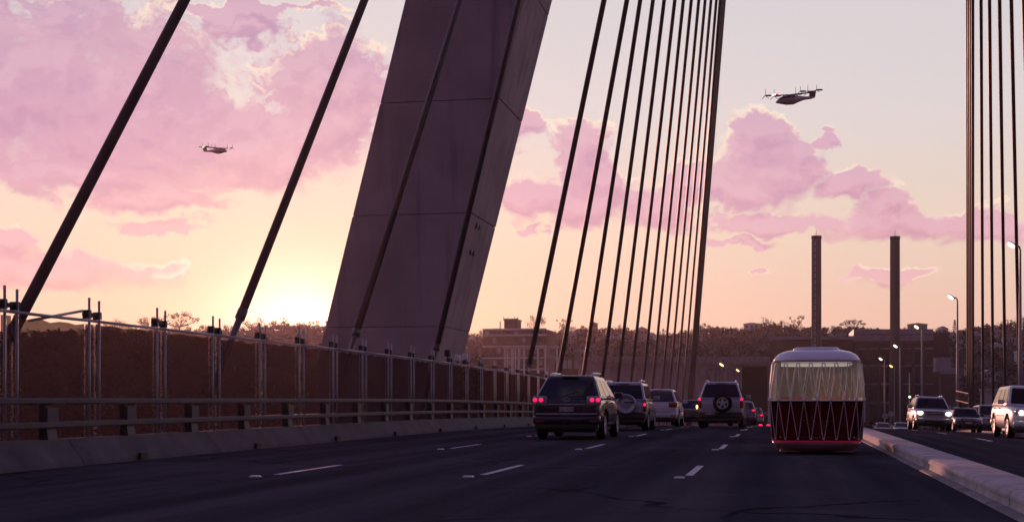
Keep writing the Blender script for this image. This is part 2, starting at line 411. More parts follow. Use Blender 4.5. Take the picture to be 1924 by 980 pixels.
# ------------------------------------------------------------------ terrain, water
def rz(Y):
    if Y < 35: return 0.0
    if Y < 105: return -.00022 * (Y - 35) ** 2
    if Y < 260: return -1.078 - .0308 * (Y - 105)
    return -5.852 - .0308 * 60 * (1 - math.exp(-(Y - 260) / 60))
def rx(X, Y): return rz(Y) - (.04 * (X - 2.6) if X > 2.6 else 0)
sky_px = [(-2600, 636), (-1200, 632), (0, 628), (150, 624), (300, 624), (440, 626), (520, 614), (600, 618), (760, 622), (900, 634), (1000, 634), (1100, 622), (1180, 624),
          (1250, 634), (1330, 620), (1400, 624), (1440, 614), (1500, 622), (1600, 620), (1660, 628), (1740, 626), (1800, 628), (1850, 618),
          (1924, 612), (2400, 620), (4500, 640)]
_az = np.array([azel(p, q)[0] for p, q in sky_px]); _t = np.array([math.tan(math.radians(azel(p, q + 7)[1])) for p, q in sky_px])
RID = 690.0
def hgt(X, Y):
    X = np.asarray(X, float); Y = np.asarray(Y, float)
    r = np.hypot(X, Y); az = np.degrees(np.arctan2(X, Y))
    top = 1.05 + np.interp(az, _az, _t) * RID
    back = np.clip((np.abs(az + 10) - 50) / 40, 0, 1); top = top * (1 - back) + 12 * back
    t = np.clip((r - 320) / (RID - 320), 0, 1); s = t * t * (3 - 2 * t)
    h = -19 + (top + 19) * s
    h = h + s * (1 - s) * 6 * (np.sin(X * .021 + 1.3) * np.cos(Y * .017) + .5 * np.sin(X * .05 + Y * .04))
    h = h - np.clip((r - RID) / 900, 0, 1) * 14
    return h
def build_terrain():
    rs = np.concatenate([[0], np.geomspace(60, 320, 8), np.linspace(340, 760, 36), np.geomspace(800, 7500, 14)])
    azs = np.radians(np.concatenate([np.linspace(-180, -48, 45)[:-1], np.linspace(-48, 28, 150), np.linspace(28, 180, 50)[1:-1]]))
    n = len(azs); vs = []; fs = []
    for r in rs:
        X, Y = np.sin(azs) * r, np.cos(azs) * r
        vs += list(zip(X.tolist(), Y.tolist(), hgt(X, Y).tolist()))
    for i in range(len(rs) - 1):
        for j in range(n):
            k = (j + 1) % n; fs.append((i * n + j, i * n + k, (i + 1) * n + k, (i + 1) * n + j))
    mb = MB(); mb.v, mb.f = vs, fs
    tag(mb.build('terrain', M['ground'], smooth=True), kind='structure')
build_terrain()

# ------------------------------------------------------------------ bridge deck: road, kerbs, markings
def ystations(y0, y1, st):
    n = max(1, int(math.ceil((y1 - y0) / st))); return [y0 + (y1 - y0) * i / n for i in range(n + 1)]
def sweep(mb, prof, y0, y1, st=3.0, cap=True, xf=False):
    """sweep an (x, z) section along the road; z follows the road"""
    rings = [[(x, y, z + (rx(x, y) if xf else rz(y))) for x, z in prof] for y in ystations(y0, y1, st)]
    mb.loft(rings, cap); return mb
road_mb = MB()
ys = ystations(-40, 372, 2.5); xs = [-11.4, -6.9, -4.06, -1.2, 2.6, 6, 9.4, 14.5]
vs = [(x, y, rx(x, y)) for y in ys for x in xs]; n = len(xs)
road_mb.add(vs, [(i * n + j, i * n + j + 1, (i + 1) * n + j + 1, (i + 1) * n + j) for i in range(len(ys) - 1) for j in range(n - 1)])
road = tag(road_mb.build('road', M['asphalt'], smooth=True), kind='structure')
deck = MB(); sweep(deck, [(-14, -.45), (20.8, -1.1), (20.8, -2.6), (16, -3.4), (-9, -3.4), (-14, -2.4)], -40, 330, 6)
tag(deck.build('bridge_deck', M['concrete']), kind='structure')
wl = MB(); sweep(wl, [(-14.0, .12), (-11.62, .12), (-11.62, -.5), (-14.0, -.5)], -40, 330, 4)
tag(wl.build('footway', M['concrete2']), kind='structure')
wr_ = MB(); sweep(wr_, [(14.9, -.42), (20.8, -.42), (20.8, -1.15), (14.9, -1.15)], -40, 330, 4)
tag(wr_.build('footway', M['concrete2']), kind='structure')
def dash(x, y0, ln, w=.11):
    m = MB()
    for a, b in ((y0, y0 + ln / 2), (y0 + ln / 2, y0 + ln)):
        m.add([(x - w / 2, a, rx(x, a) + .004), (x + w / 2, a, rx(x, a) + .004), (x + w / 2, b, rx(x, b) + .004), (x - w / 2, b, rx(x, b) + .004)], [(0, 1, 2, 3)])
    m.build('lane_dash', M['road_paint'], road)
    s = MB(); ys_ = y0 - .55
    z = rx(x, ys_); s.hexa([(x - .17, ys_ - .06, z), (x - .02, ys_ - .06, z), (x - .02, ys_ + .06, z), (x - .17, ys_ + .06, z),
                            (x - .15, ys_ - .03, z + .02), (x - .04, ys_ - .03, z + .02), (x - .04, ys_ + .03, z + .02), (x - .15, ys_ + .03, z + .02)])
    s.build('road_stud', M['stud'], road)
for x, st in ((-1.23, 19.2), (-4.06, 18.9), (-6.92, 18.4)):
    for k in range(-2, 7):
        dash(x, st + 10.5 * k - (.1 if k < 0 else 0), 2.9)
for x, st in ((6.0, 20), (9.4, 22)):
    for k in range(-1, 6): dash(x, st + 11 * k, 2.9)

# median barrier: base strip, blocks with open joints, overhanging coping
med = thing('median_barrier', 'low concrete median kerb with smooth coping dividing the two roadways', 'kerb', (2.1, 0, 0))
def child_loc(o, p): o.location = (-p.location.x, -p.location.y, -p.location.z); return o
b = MB(); sweep(b, [(2.02, 0.002), (2.03, .022), (2.12, .034), (2.16, .034), (2.16, .002)], -12, 150, 3); child_loc(b.build('base_strip', M['concrete2'], med), med)
for k in range(56):
    y0 = -11 + 2.25 * k
    b = MB(); sweep(b, [(2.125, .035), (2.14, .122), (2.66, .118), (2.66, -.18), (2.18, -.18), (2.18, .035)], y0 + .018, y0 + 2.232, 1.2)
    child_loc(b.build('block', M['kerb'], med), med)
for k in range(18):
    y0 = -11 + 9 * k
    b = MB(); sweep(b, [(2.115, .124), (2.118, .155), (2.145, .19), (2.20, .205), (2.60, .205), (2.68, .18), (2.69, .12)], y0 + .006, y0 + 8.994, 1.5)
    child_loc(b.build('coping', M['kerb'], med, smooth=False), med)

# ------------------------------------------------------------------ left parapet, guard rail, screened fence
YL0, YL1 = -12, 92
par = thing('parapet', 'long low concrete parapet at the base of the left guard rail', 'parapet', (-11.2, 0, 0))
k = 0; y = YL0
while y < YL1:
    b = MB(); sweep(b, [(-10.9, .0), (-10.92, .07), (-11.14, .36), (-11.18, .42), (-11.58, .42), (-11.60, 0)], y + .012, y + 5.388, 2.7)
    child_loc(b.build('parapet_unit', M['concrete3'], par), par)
    s = MB(); z = rz(y + 2); s.box(-10.91, -10.85, y + 1.9, y + 2.15, z + .02, z + .13); child_loc(s.build('scupper', M['clamp'], par), par)
    y += 5.4
gr = thing('guard_rail', 'grey twin-beam guard rail on stub posts along the left parapet', 'guard rail', (-11.3, 0, 0))
for nm, z0, z1 in (('top_beam', .975, 1.075), ('lower_beam', .60, .70)):
    y = YL0
    while y < YL1:
        b = MB(); sweep(b, [(-11.22, z0), (-11.20, z0 + .02), (-11.20, z1 - .02), (-11.22, z1), (-11.36, z1), (-11.36, z0)], y + .006, y + 10.794, 2.7)
        child_loc(b.build(nm, M['rail'], gr), gr); y += 10.8
Y0P, DP = 20.1, 2.70
stub = MB(); stub.hexa([(-.10, -.15, .42), (.06, -.15, .42), (.06, .15, .42), (-.10, .15, .42), (-.12, -.12, .975), (-.03, -.12, .975), (-.03, .12, .975), (-.12, .12, .975)])
stub.box(-.03, .06, -.17, .17, .70, .93); stub_me = stub.mesh('stub_post', M['rail'])
for i in range(-10, 25):
    y = Y0P + DP * i; inst('stub_post', stub_me, gr, (0.02, y - .1, rz(y)))
fen = thing('screened_fence', 'tall scaffold tube fence hung with dark brown mesh screens beside the left guard rail', 'fence', (-11.9, 0, 0))
post = MB(); post.tube([(0, 0, -.1), (0, 0, 2.80)], .024, 8); post_me = post.mesh('post', M['steel'], True)
clamp = MB(); clamp.tube([(-.02, -.46, 2.545), (-.02, .10, 2.535)], .04, 8); clamp.box(-.07, .05, -.42, -.31, 2.47, 2.62); clamp.box(-.07, .05, -.05, .06, 2.47, 2.60)
clamp_me = clamp.mesh('clamp', M['clamp'])
for i in range(-10, 25):
    y = Y0P + DP * i; z = rz(y)
    inst('post', post_me, fen, (0, y - .36, z), (0, 0, 0), (1, 1, 1.012)); inst('post', post_me, fen, (0, y, z))
    inst('clamp', clamp_me, fen, (-.03, y, z))
    b = MB(); z2 = rz(y + DP - .36); b.tube([(0.035, y - .40, rz(y) + 2.43), (0.035, y + DP / 2, (z + z2) / 2 + 2.425 ), (0.035, y + DP - .32, z2 + 2.43)], .026, 8)
    b.build('top_rail', M['steel'], fen, True)
    b = MB(); nx, nz = 9, 7; vs = []          # the screen bellies between its ties
    for a in range(nz):
        for c in range(nx):
            u, v = c / (nx - 1), a / (nz - 1)
            yy = y + .03 + u * (DP - .42)
            sag = .03 * math.sin(PI * u) * math.sin(PI * v) * (1 if i % 2 else -.8) + random.uniform(-.006, .006)
            zz = rz(yy) + .28 + v * 2.125 - (random.uniform(.0, .03) + .05 * abs(math.sin(u * PI * 3)) * (1 if i % 3 == 0 else .4) if a == nz - 1 else 0)
            vs.append((-.085 + sag, yy, zz))
    b.add(vs, [(a * nx + c, a * nx + c + 1, (a + 1) * nx + c + 1, (a + 1) * nx + c) for a in range(nz - 1) for c in range(nx - 1)])
    b.build('screen', M['cloth'], fen, True)
    b = MB(); yy0, yy1 = y - .33, y - .03    # narrow strip between the twin posts
    b.add([(-.09, yy0, rz(y) + .28), (-.09, yy1, rz(y) + .28), (-.09, yy1, rz(y) + 2.38), (-.09, yy0, rz(y) + 2.38)], [(0, 1, 2, 3)]); b.build('screen_strip', M['cloth'], fen)
br = MB(); br.tube([(-.08, Y0P + .5, 2.33), (-.08, Y0P + DP - .45, 2.60)], .024, 8); br.build('brace', M['steel'], fen, True)
br = MB(); br.tube([(-.08, Y0P - DP + .5, 2.33), (-.08, Y0P - .45, 2.60)], .024, 8); br.build('brace', M['steel'], fen, True)

# ------------------------------------------------------------------ right edge: kerb, railing
rp = thing('edge_parapet', 'far concrete edge parapet with a single top rail beyond the oncoming cars', 'parapet', (14.6, 0, 0))
y = 20
while y < 240:
    b = MB(); sweep(b, [(14.5, -.5), (14.55, .02), (14.85, .02), (14.9, -.5)], y + .01, y + 9.99, 3); child_loc(b.build('parapet_unit', M['concrete2'], rp), rp)
    b = MB(); b.tube([(14.7, yy, rz(yy) + .62) for yy in ystations(y, y + 10, 3)], .05, 8); child_loc(b.build('rail', M['rail'], rp), rp)
    for q in (1.2, 3.7, 6.2, 8.7):
        b = MB(); b.box(14.66, 14.74, y + q - .05, y + q + .05, rz(y + q), rz(y + q) + .6); child_loc(b.build('rail_post', M['rail'], rp), rp)
    y += 10

# ------------------------------------------------------------------ pylons
LEAN = .255
def pylon(label, xc, sgn, cat='bridge pylon'):
    base = Vector((xc, 60.75, 3.0)); t = thing('pylon', label, cat, (xc - sgn * LEAN * 22.5, 60.75, -19.5))
    zs = [4.2 + 4.87 * k for k in range(-5, 17)]
    for i in range(len(zs) - 1):
        z0, z1 = zs[i] + .016, zs[i + 1] - .016
        if z0 > 81: break
        hw, hl = 2.66, 2.6
        jx = random.uniform(-.02, .02)
        m = MB(); ring = []
        for z in (z0, z1):
            x = xc + sgn * LEAN * (z - 3) + jx
            ring.append([(x - hw, 60.75 - hl, z), (x + hw, 60.75 - hl, z), (x + hw, 60.75 + hl, z), (x - hw, 60.75 + hl, z)])
        m.loft(ring); o = m.build('pylon_segment', M['concrete'], t, bevel=.025, seg=2); child_loc(o, t)
        if i < len(zs) - 2 and z1 < 80:
            m = MB(); x = xc + sgn * LEAN * (z1 + .016 - 3)
            m.box(x - hw + .06, x + hw - .06, 60.75 - hl + .06, 60.75 + hl - .06, z1 - .12, z1 + .16); child_loc(m.build('joint', M['concrete'], t), t)
    return t
pl = pylon('massive leaning concrete bridge pylon rising behind the screened fence', -17.25, 1)
pylon('leaning concrete pylon leg on the opposite side of the bridge, out beyond the oncoming lanes', 23.65, -1)
for (yy, z) in ((59.6, 8.7), (60.2, 8.7), (59.7, 7.55), (60.3, 7.55)):
    m = MB(); x = -17.25 + LEAN * (z - 3) + 2.66
    m.box(x - .02, x + .05, yy - .1, yy + .1, z - .1, z + .12); child_loc(m.build('lifting_socket', M['clamp'], pl), pl)
cr = MB(); cr.box(-2.2, 8.6, 57.6, 63.9, 79.0, 88.0); tag(cr.build('tower_summit', M['concrete']), 'concrete head joining the two pylon legs high above the road', 'bridge pylon')

# ------------------------------------------------------------------ stay cables
def view_plane_top(t, b, Y, z):
    """point at height z and distance Y seen along the line through t and b"""
    nrm = ray(*t).cross(ray(*b)); e = Vector((0, 0, EYE))
    return Vector((-(nrm.y * Y + nrm.z * (z - EYE)) / nrm.x, Y, z))
def cable(t, b, X, zt, label, group=None, r=.125, Yt=60.75, sheath=3.15):
    B = atX(*b, X); T = view_plane_top(t, b, Yt, zt); d = (T - B).normalized()
    foot = B - d * ((B.z - (rx(0, B.y) - .3)) / d.z)
    o = thing('stay_cable', label, 'stay cable', foot, 0, group)
    zs = rz(foot.y) + sheath; S0 = foot + d * ((zs - foot.z) / d.z)
    m = MB(); m.tube([S0 - foot, T - foot], r, 10); m.build('sheath', M['cable'], o, True)
    m = MB(); m.tube([(0, 0, 0), S0 - foot], r * .78, 10); m.build('anchor_tube', M['cable'], o, True)
    m = MB(); m.tube([S0 - foot - d * .12, S0 - foot + d * .14], r * 1.14, 10); m.build('collar', M['cable'], o, True)
    return o
near_l = [((347, 0), (45, 582), 65, 'thick dark stay cable nearest the left frame edge, rising from behind the fence'),
          ((685, 0), (440, 625), 53, 'dark stay cable with a stepped collar crossing the sun glow left of the pylon'),
          ((865, 0), (665, 640), 32, 'dark stay cable running up the middle of the pylon front face'),
          ((975, 0), (820, 655), 36, 'dark stay cable running along the right corner of the pylon front face')]
for t, b, zt, lb in near_l: cable(t, b, -13.2, zt, lb, r=.112, sheath=2.2 if b[0] == 45 else 3.15, Yt=57.0 if zt == 36 else 58.6 if zt == 32 else 60.75)
# (far fan)
far_l = [((1135, 0), (994, 686)), ((1178, 0), (1053, 686)), ((1203, 0), (1099, 686)), ((1227, 0), (1135, 686)), ((1248, 0), (1164.5, 686)), ((1268, 0), (1189, 686)),
         ((1284, 0), (1212, 686)), ((1299, 0), (1230, 686)), ((1313, 0), (1248, 686)), ((1325, 0), (1262, 686)), ((1336, 0), (1275, 686)), ((1346, 0), (1288, 686))]
words = ['first and thickest', 'second', 'third', 'fourth', 'fifth', 'sixth', 'seventh', 'eighth', 'ninth', 'tenth', 'eleventh', 'twelfth']
for i, (t, b) in enumerate(far_l):
    cable(t, b, -13.2, 84 - i * .3, words[i] + ' dark cable of the left fan, counted from the pylon', 'cables of the left fan beyond the pylon', r=.14)
for i, (q, w) in enumerate(((-3.5, 0), (-1, .4), (1.5, .8), (4, 1.2))):
    cable((1357 + q, 0), (1302 + q, 686), -13.2 + .02 * i, 80, ('leftmost', 'second from left', 'third from left', 'rightmost')[i] + ' strand of the close-packed backstays ending the left fan', 'backstay strands ending the left fan', r=.17)
for i, q in enumerate((0, 3.4, 6.8, 10.2)):
    cable((1817.5 + q, 0), (1818 + q, 740), 20, 64, ('leftmost', 'second from left', 'third from left', 'rightmost')[i] + ' strand in the thick vertical cable bundle at right', 'strands of the right vertical bundle', r=.12)
for (t, b, lb) in (((1843, 0), (1847, 740), 'thin near-vertical cable just beside the thick right bundle'), ((1859, 0), (1866, 740), 'second thin near-vertical cable from the thick right bundle'),
                   ((1878, 0), (1889, 740), 'third thin near-vertical cable from the thick right bundle'), ((1900, 0), (1916, 740), 'thin near-vertical cable passing behind the tall street lamp at right'),
                   ((1923.5, 0), (1943, 740), 'cable just leaving the frame at the top right corner')):
    cable(t, b, 20, 62, lb, 'thin cables of the right fan', r=.13)

# ------------------------------------------------------------------ street lamps
def lamp(foot, h, label, lit, group, head=.34, r=.075):
    o = thing('street_lamp', label, 'street lamp', foot, 0, group)
    m = MB(); m.tube([(0, 0, 0), (0, 0, h * .5), (0, 0, h - .35), (-.05, 0, h - .12), (-.25, 0, h)], [r * 1.25, r, r * .62, r * .6, r * .6], 8); m.build('pole', M['pole'], o, True)
    m = MB(); m.tube([(0, 0, 0), (0, 0, .5)], r * 1.7, 8); m.build('base', M['pole'], o, True)
    m = MB(); m.ball((0, 0, 0), (head * 1.05, head * .62, head * .46), 12); hd = m.build('lamp_head', M['pole'], o, True); hd.location = (-.25 - head * .8, 0, h + .04); hd.rotation_euler = (0, .62, 0)
    m = MB(); m.ball((-.02, -.06, -head * .2), (head * .86, head * .60, head * .42), 12); m.build('lens', M[lit], hd, True)
    return o
lamp_px = [(1912, 460), (1794, 558), (1727, 614), (1686, 650), (1657, 674)]
lbl = ['tallest and nearest street lamp, glowing by the right frame edge', 'lit street lamp standing just left of the thick cable bundle', 'lit street lamp over the white oncoming car with its headlights on',
       'lit street lamp in front of the right chimney', 'smallest lit street lamp of the row, beside the white-roofed pod']
for (p, lb) in zip(lamp_px, lbl):
    P = atX(p[0] + 5, p[1], 14.75); z = rz(P.y) - .5
    lamp((14.75, P.y, z), P.z - z, lb, 'lamp_lit', 'street lamps along the right edge', head=.31, r=.10)
def yard_lamp(px, py, D, lab, lit, head=.6):
    P = atD(px, py, D); z = float(hgt(P.x, P.y)); lamp((P.x + head * .8 + .25, P.y, z), P.z - z, lab, lit, None, head=head, r=.12)
yard_lamp(1357, 684, 338, 'yellow lamp glowing in front of the pale end of the viaduct wall', 'lamp_yellow', .75)
yard_lamp(1387, 695, 338, 'small yellow lamp glowing beside the dark underpass', 'lamp_yellow', .55)
yard_lamp(1675, 687, 380, 'small yellow lamp low on the right chimney, on a thin post', 'lamp_yellow', .6)
def signal(px, py, D):
    P = atD(px, py, D); z = rx(14.7, P.y) - .5
    o = thing('traffic_signal', 'small green signal light on a post above the white oncoming car', 'traffic light', (P.x, P.y, z)); h = P.z - z
    m = MB(); m.tube([(0, 0, 0), (0, 0, h + 3.4)], .07, 8); m.build('pole', M['pole'], o, True)
    m = MB(); m.box(-.2, .2, -.22, -.08, h - .35, h + .6); m.build('housing', M['clamp'], o, bevel=.03)
    m = MB(); m.ball((0, -.25, h), (.17, .08, .17), 10); m.build('lens', M['lamp_green'], o, True)
signal(1709, 745, 196)
for (px, py, D, lb) in ((1663, 781, 192, 'round grey sign disc beside the foot of the smallest street lamp'), (1674, 777, 205, 'round grey sign disc just right of its twin, slightly higher')):
    P = atD(px, py, D); z = rx(14.7, P.y) - .5; h = P.z - z
    o = thing('road_sign', lb, 'road sign', (P.x, P.y, z), 0, 'round sign discs')
    m = MB(); m.tube([(0, 0, 0), (0, 0, h + .3)], .04, 8); m.build('post', M['pole'], o)
    m = MB(); m.lathe([(.40, -.02), (.42, 0), (.40, .02)], 20, Matrix.Translation((0, -.07, h)) @ Matrix.Rotation(PI / 2, 4, 'X')); m.build('disc', M['grey_roof'], o)
# stair handrail panel with red light painted into its rails
A, B_ = atD(1797, 734, 98), atD(1820, 739, 94)
hr = thing('handrail', 'short barred handrail glinting red beside the thick cable bundle', 'railing', (A.x, A.y, A.z - 1))
for dz in (0, -.66): m = MB(); m.tube([(0, 0, 1 + dz), B_ - A + Vector((0, 0, 1 + dz))], .045, 8); m.build('rail', mat('red-lit rail tone', (.35, .10, .09), .4, .2), hr)
for k in range(7):
    q = (B_ - A) * (k / 6); m = MB(); m.tube([q + Vector((0, 0, 1)), q + Vector((0, 0, -.4 if k in (0, 6) else .34))], .02, 6); m.build('baluster', M['rail'], hr)

# ------------------------------------------------------------------ far buildings
YB = 430
def XZ(px, py, Y=YB): p = atY(px, py, Y); return p.x, p.z
def pbox(mb, px0, px1, py0, py1, Y0, Y1, ref=None):
    ref = ref or Y0
    x0, z1 = XZ(px0, py0, ref); x1, z0 = XZ(px1, py1, ref)
    return mb.box(x0, x1, Y0, Y1, z0, z1)
def struct_thing(name, label, cat, px, Y):
    x, _ = XZ(px, 750, Y); return thing(name, label, cat, (x, Y, float(hgt(x, Y))))
def add(mbx, name, m, t, **kw): return child_loc(mbx.build(name, m, t, **kw), t)
# power station
ps = struct_thing('power_station', 'dark brick power station block with pale roof louvres below the two chimneys', 'power station', 1600, YB)
m = MB(); pbox(m, 1447, 1604, 646, 860, 430, 470); add(m, 'turbine_hall', M['dark_brick'], ps)
m = MB(); pbox(m, 1445, 1606, 632, 637, 429.2, 432, 430); add(m, 'cornice', M['monitor'], ps)
m = MB(); pbox(m, 1446, 1605, 637.2, 645.8, 430.4, 470, 430); add(m, 'parapet_wall', M['dark_brick'], ps)
for px in (1449, 1480, 1511, 1542, 1573, 1602):
    m = MB(); pbox(m, px - 1.6, px + 1.6, 646, 860, 429.3, 430.2, 430); add(m, 'pilaster', M['dark_brick'], ps)
for px in (1452, 1483, 1514, 1545, 1576):
    for (a, b) in ((655, 690), (698, 735), (742, 780)):
        m = MB(); pbox(m, px + 3, px + 22, a, b, 429.85, 429.97, 430); add(m, 'window', M['dark_window'], ps)
m = MB(); pbox(m, 1605, 1754, 643, 860, 428, 475, 430); add(m, 'boiler_house', M['dark_brick'], ps)
for (a, b, yy) in ((617.5, 626.5, 431), (628.6, 640, 430)):
    x0 = 1604
    for k in range(10):
        m = MB(); pbox(m, 1604 + 15 * k + .25, 1619 + 15 * k - .25, a, b, yy, yy + 30, 430); add(m, 'louvre_panel', M['monitor'], ps)
m = MB(); pbox(m, 1604, 1754, 626, 643, 432.5, 460, 430); add(m, 'louvre_core', M['clamp'], ps)
m = MB(); pbox(m, 1604, 1755, 641, 644.5, 427.2, 432, 430); add(m, 'cornice', M['dark_brick'], ps)
for k in range(7):
    px = 1609 + 21 * k
    m = MB(); pbox(m, px - 2, px + 2, 646, 860, 427.3, 427.97, 430); add(m, 'pilaster', M['dark_brick'], ps)
    if k < 6:
        for (a, b) in ((660, 684), (690, 718), (725, 752), (760, 785)):
            m = MB(); pbox(m, px + 4, px + 17, a, b, 427.88, 427.98, 430); w = add(m, 'window', M['dark_window'], ps)
            m2 = MB()
            for f in (.33, .66): pbox(m2, px + 4 + 13 * f - .35, px + 4 + 13 * f + .35, a, b, 427.78, 427.86, 430)
            pbox(m2, px + 4, px + 17, (a + b) / 2 - .3, (a + b) / 2 + .3, 427.80, 427.875, 430)
            m2.build('mullion', M['dark_brick'], w)
for a in (655, 687, 721, 756):
    m = MB(); pbox(m, 1606, 1752, a - 1.0, a + 1.0, 427.6, 427.99, 430); add(m, 'string_course', M['monitor'], ps)
m = MB(); pbox(m, 1754.3, 1784, 627, 860, 432, 465, 430); add(m, 'annexe_tower', M['dark_brick'], ps)
m = MB(); pbox(m, 1752.5, 1785, 624.5, 628, 431.3, 466, 430); add(m, 'cornice', M['dark_brick'], ps)
sh = struct_thing('shed', 'pale stepped metal roof stepping out right of the power station', 'shed', 1778, 400)
for (a, b, c, d) in ((1759, 1786, 671, 690), (1759, 1797, 690.3, 698), (1768, 1797, 698.2, 702)):
    m = MB(); pbox(m, a, b, c, d, 400, 408, 400); add(m, 'roof_panel', M['monitor'], sh)
m = MB(); pbox(m, 1768, 1796, 702.2, 860, 400.4, 407, 400); add(m, 'wall', M['dark_brick'], sh)
def chimney(px, top, label):
    p = atY(px, top, 418); z0 = float(hgt(p.x, 418)) - .5; h = p.z - z0
    o = thing('chimney', label, 'chimney', (p.x, 418, z0))
    m = MB(); m.lathe([(1.62, 0), (1.45, h * .4), (1.40, h - .9), (1.40, h - .6)], 28); m.build('shaft', M['stack'], o, True)
    m = MB(); m.lathe([(1.47, h - .9), (1.5, h - .85), (1.5, h), (1.2, h), (1.2, h - .5)], 28); m.build('crown_ring', M['clamp'], o)
    for q in range(9):
        zz = h * (.30 + .075 * q); m = MB(); m.lathe([(1.44, zz), (1.47, zz + .06), (1.44, zz + .12)], 28); m.build('hoop', M['stack'], o)
    m = MB(); m.tube([(0, 0, h), (0, 0, h + 1.8)], .05, 6); m.tube([(-.5, 0, h + .6), (.5, 0, h + .6)], .04, 6); m.build('lightning_rod', M['clamp'], o)
    return o, h
ch, h = chimney(1534, 443, 'tall brick chimney with a pale ladder strip, left one of the pair')
for k in range(24):
    z0 = h * .22 + k * (h * .76 / 24); m = MB(); m.box(-.62, -.18, -1.52, -1.36, z0, z0 + h * .76 / 24 * .8); m.build('ladder_cage', M['steel'], ch)
chimney(1681.5, 444, 'plain tall brick chimney without a ladder strip, right one of the pair')

# viaduct wall behind the queue of cars
YV = 360
vd = struct_thing('viaduct_wall', 'long grey concrete viaduct wall below the wooded hill, behind the queue of cars', 'viaduct', 1260, YV)
px = 1086
while px < 1389:
    w = 24.5; m = MB(); q = random.uniform(-.04, .04); pbox(m, px + .2, min(px + w, 1389) - .2, 687, 850, YV + q, YV + 6, YV); add(m, 'wall_panel', M['concrete'], vd); px += w
m = MB(); pbox(m, 1086, 1389, 686, 850, YV + .3, YV + 5.8, YV); add(m, 'wall_core', M['clamp'], vd)
px = 1086
while px < 1446:
    m = MB(); pbox(m, px + .15, min(px + 40, 1446) - .15, 669.5, 684, YV - .8, YV + 6.2, YV); add(m, 'parapet_beam', M['concrete2'], vd)
    m = MB(); pbox(m, px + .15, min(px + 40, 1446) - .15, 684.3, 687.5, YV - .3, YV + 6.1, YV); add(m, 'ledge', M['concrete'], vd); px += 40
for px in range(1100, 1390, 49):
    m = MB(); pbox(m, px - 2.2, px + 2.2, 688, 850, YV - .5, YV - .05, YV); add(m, 'pilaster', M['concrete2'], vd)
m = MB()
for (a, b, c, d) in ((1324, 1328, 700, 850), (1376, 1380, 700, 850), (1330, 1374, 692, 696)): pbox(m, a, b, c, d, YV - .42, YV - .06, YV)
for s_, cx in ((-1, 1332), (1, 1372)):
    x0, z0 = XZ(cx, 700, YV); r0, r1 = 4 * YV / FPX, 8 * YV / FPX
    ring = [(x0 + s_ * math.cos(t) * rr, YV + yy, z0 + math.sin(t) * rr) for yy in (-.42, -.06) for rr in (r0, r1) for t in (0, .39, .78, 1.17, 1.57)]
    for a in range(4): m.add([ring[i] for i in (a, a + 1, a + 6, a + 5, a + 10, a + 11, a + 16, a + 15)], [(0, 1, 2, 3), (4, 7, 6, 5), (3, 2, 6, 7), (0, 4, 5, 1)])
add(m, 'blind_arch', M['concrete2'], vd)
m = MB(); pbox(m, 1389.2, 1393, 687.7, 850, YV - .3, YV + 6, YV); add(m, 'portal_jamb', M['concrete2'], vd)
m = MB(); pbox(m, 1442, 1446, 687.7, 850, YV - .3, YV + 6, YV); add(m, 'portal_jamb', M['concrete2'], vd)
m = MB(); pbox(m, 1393.2, 1441.8, 687.7, 850, YV + 5, YV + 6, YV); add(m, 'underpass_back', M['clamp'], vd)
sh = struct_thing('shed', 'low shed with two pale doors left of the viaduct wall', 'shed', 1078, 372)
m = MB(); pbox(m, 1054, 1100, 672, 800, 372, 380, 372); add(m, 'wall', M['brick'], sh)
for a in (1058, 1067, 1080, 1091): m = MB(); pbox(m, a, a + 7, 676, 692, 371.8, 371.98, 372); add(m, 'door', M['render_wall'], sh)

# apartment block
YA = 395
ab = struct_thing('apartment_block', 'brown brick apartment block with pale floor bands, right of the pylon', 'apartment block', 965, YA)
m = MB(); pbox(m, 908, 1026, 619, 800, YA, YA + 16); add(m, 'wall', M['brick'], ab)
for a in (618.2, 629.5, 650, 672, 694):
    m = MB(); pbox(m, 907, 1027, a - .9, a + .9, YA - .6, YA - .03, YA); add(m, 'floor_band', M['white_paint'], ab)
for r, a in enumerate((622, 634, 654, 676)):
    for k, px in enumerate((912, 925, 934, 953, 966, 981, 1000, 1013)):
        hh = 5 if r == 0 else 9
        m = MB(); pbox(m, px, px + 6.5, a, a + hh, YA - .12, YA - .02, YA); w = add(m, 'window', M['dark_window'] if (k * 3 + r) % 4 else M['render_wall'], ab)
        m2 = MB(); pbox(m2, px - .4, px + 6.9, a + hh + .1, a + hh + .9, YA - .3, YA - .05, YA); m2.build('sill', M['render_wall'], w)
m = MB(); pbox(m, 943.5, 968.5, 600, 618, YA + 3, YA + 9, YA); add(m, 'lift_tower', M['brick'], ab)
m = MB(); pbox(m, 942, 970, 598.5, 600.2, YA + 2.7, YA + 9.3, YA); add(m, 'tower_cornice', M['brick'], ab)
for px, a in ((942.5, 593), (946, 596), (950, 595.5), (954, 597), (958, 596), (963, 593.5), (966.5, 596), (969, 594)):
    m = MB(); pbox(m, px - .5, px + .5, a, 599, YA + 3, YA + 3.25, YA); add(m, 'antenna', M['rail'], ab)
m = MB(); pbox(m, 942.5, 969.5, 597, 597.7, YA + 3.3, YA + 3.5, YA); add(m, 'tower_rail', M['rail'], ab)
m = MB(); pbox(m, 935, 936.4, 602, 618, YA + 3, YA + 3.4, YA); add(m, 'flue', M['rail'], ab)
fr = struct_thing('concrete_frame', 'row of pale concrete columns under a flat beam in front of the brown apartment block', 'colonnade', 985, 384)
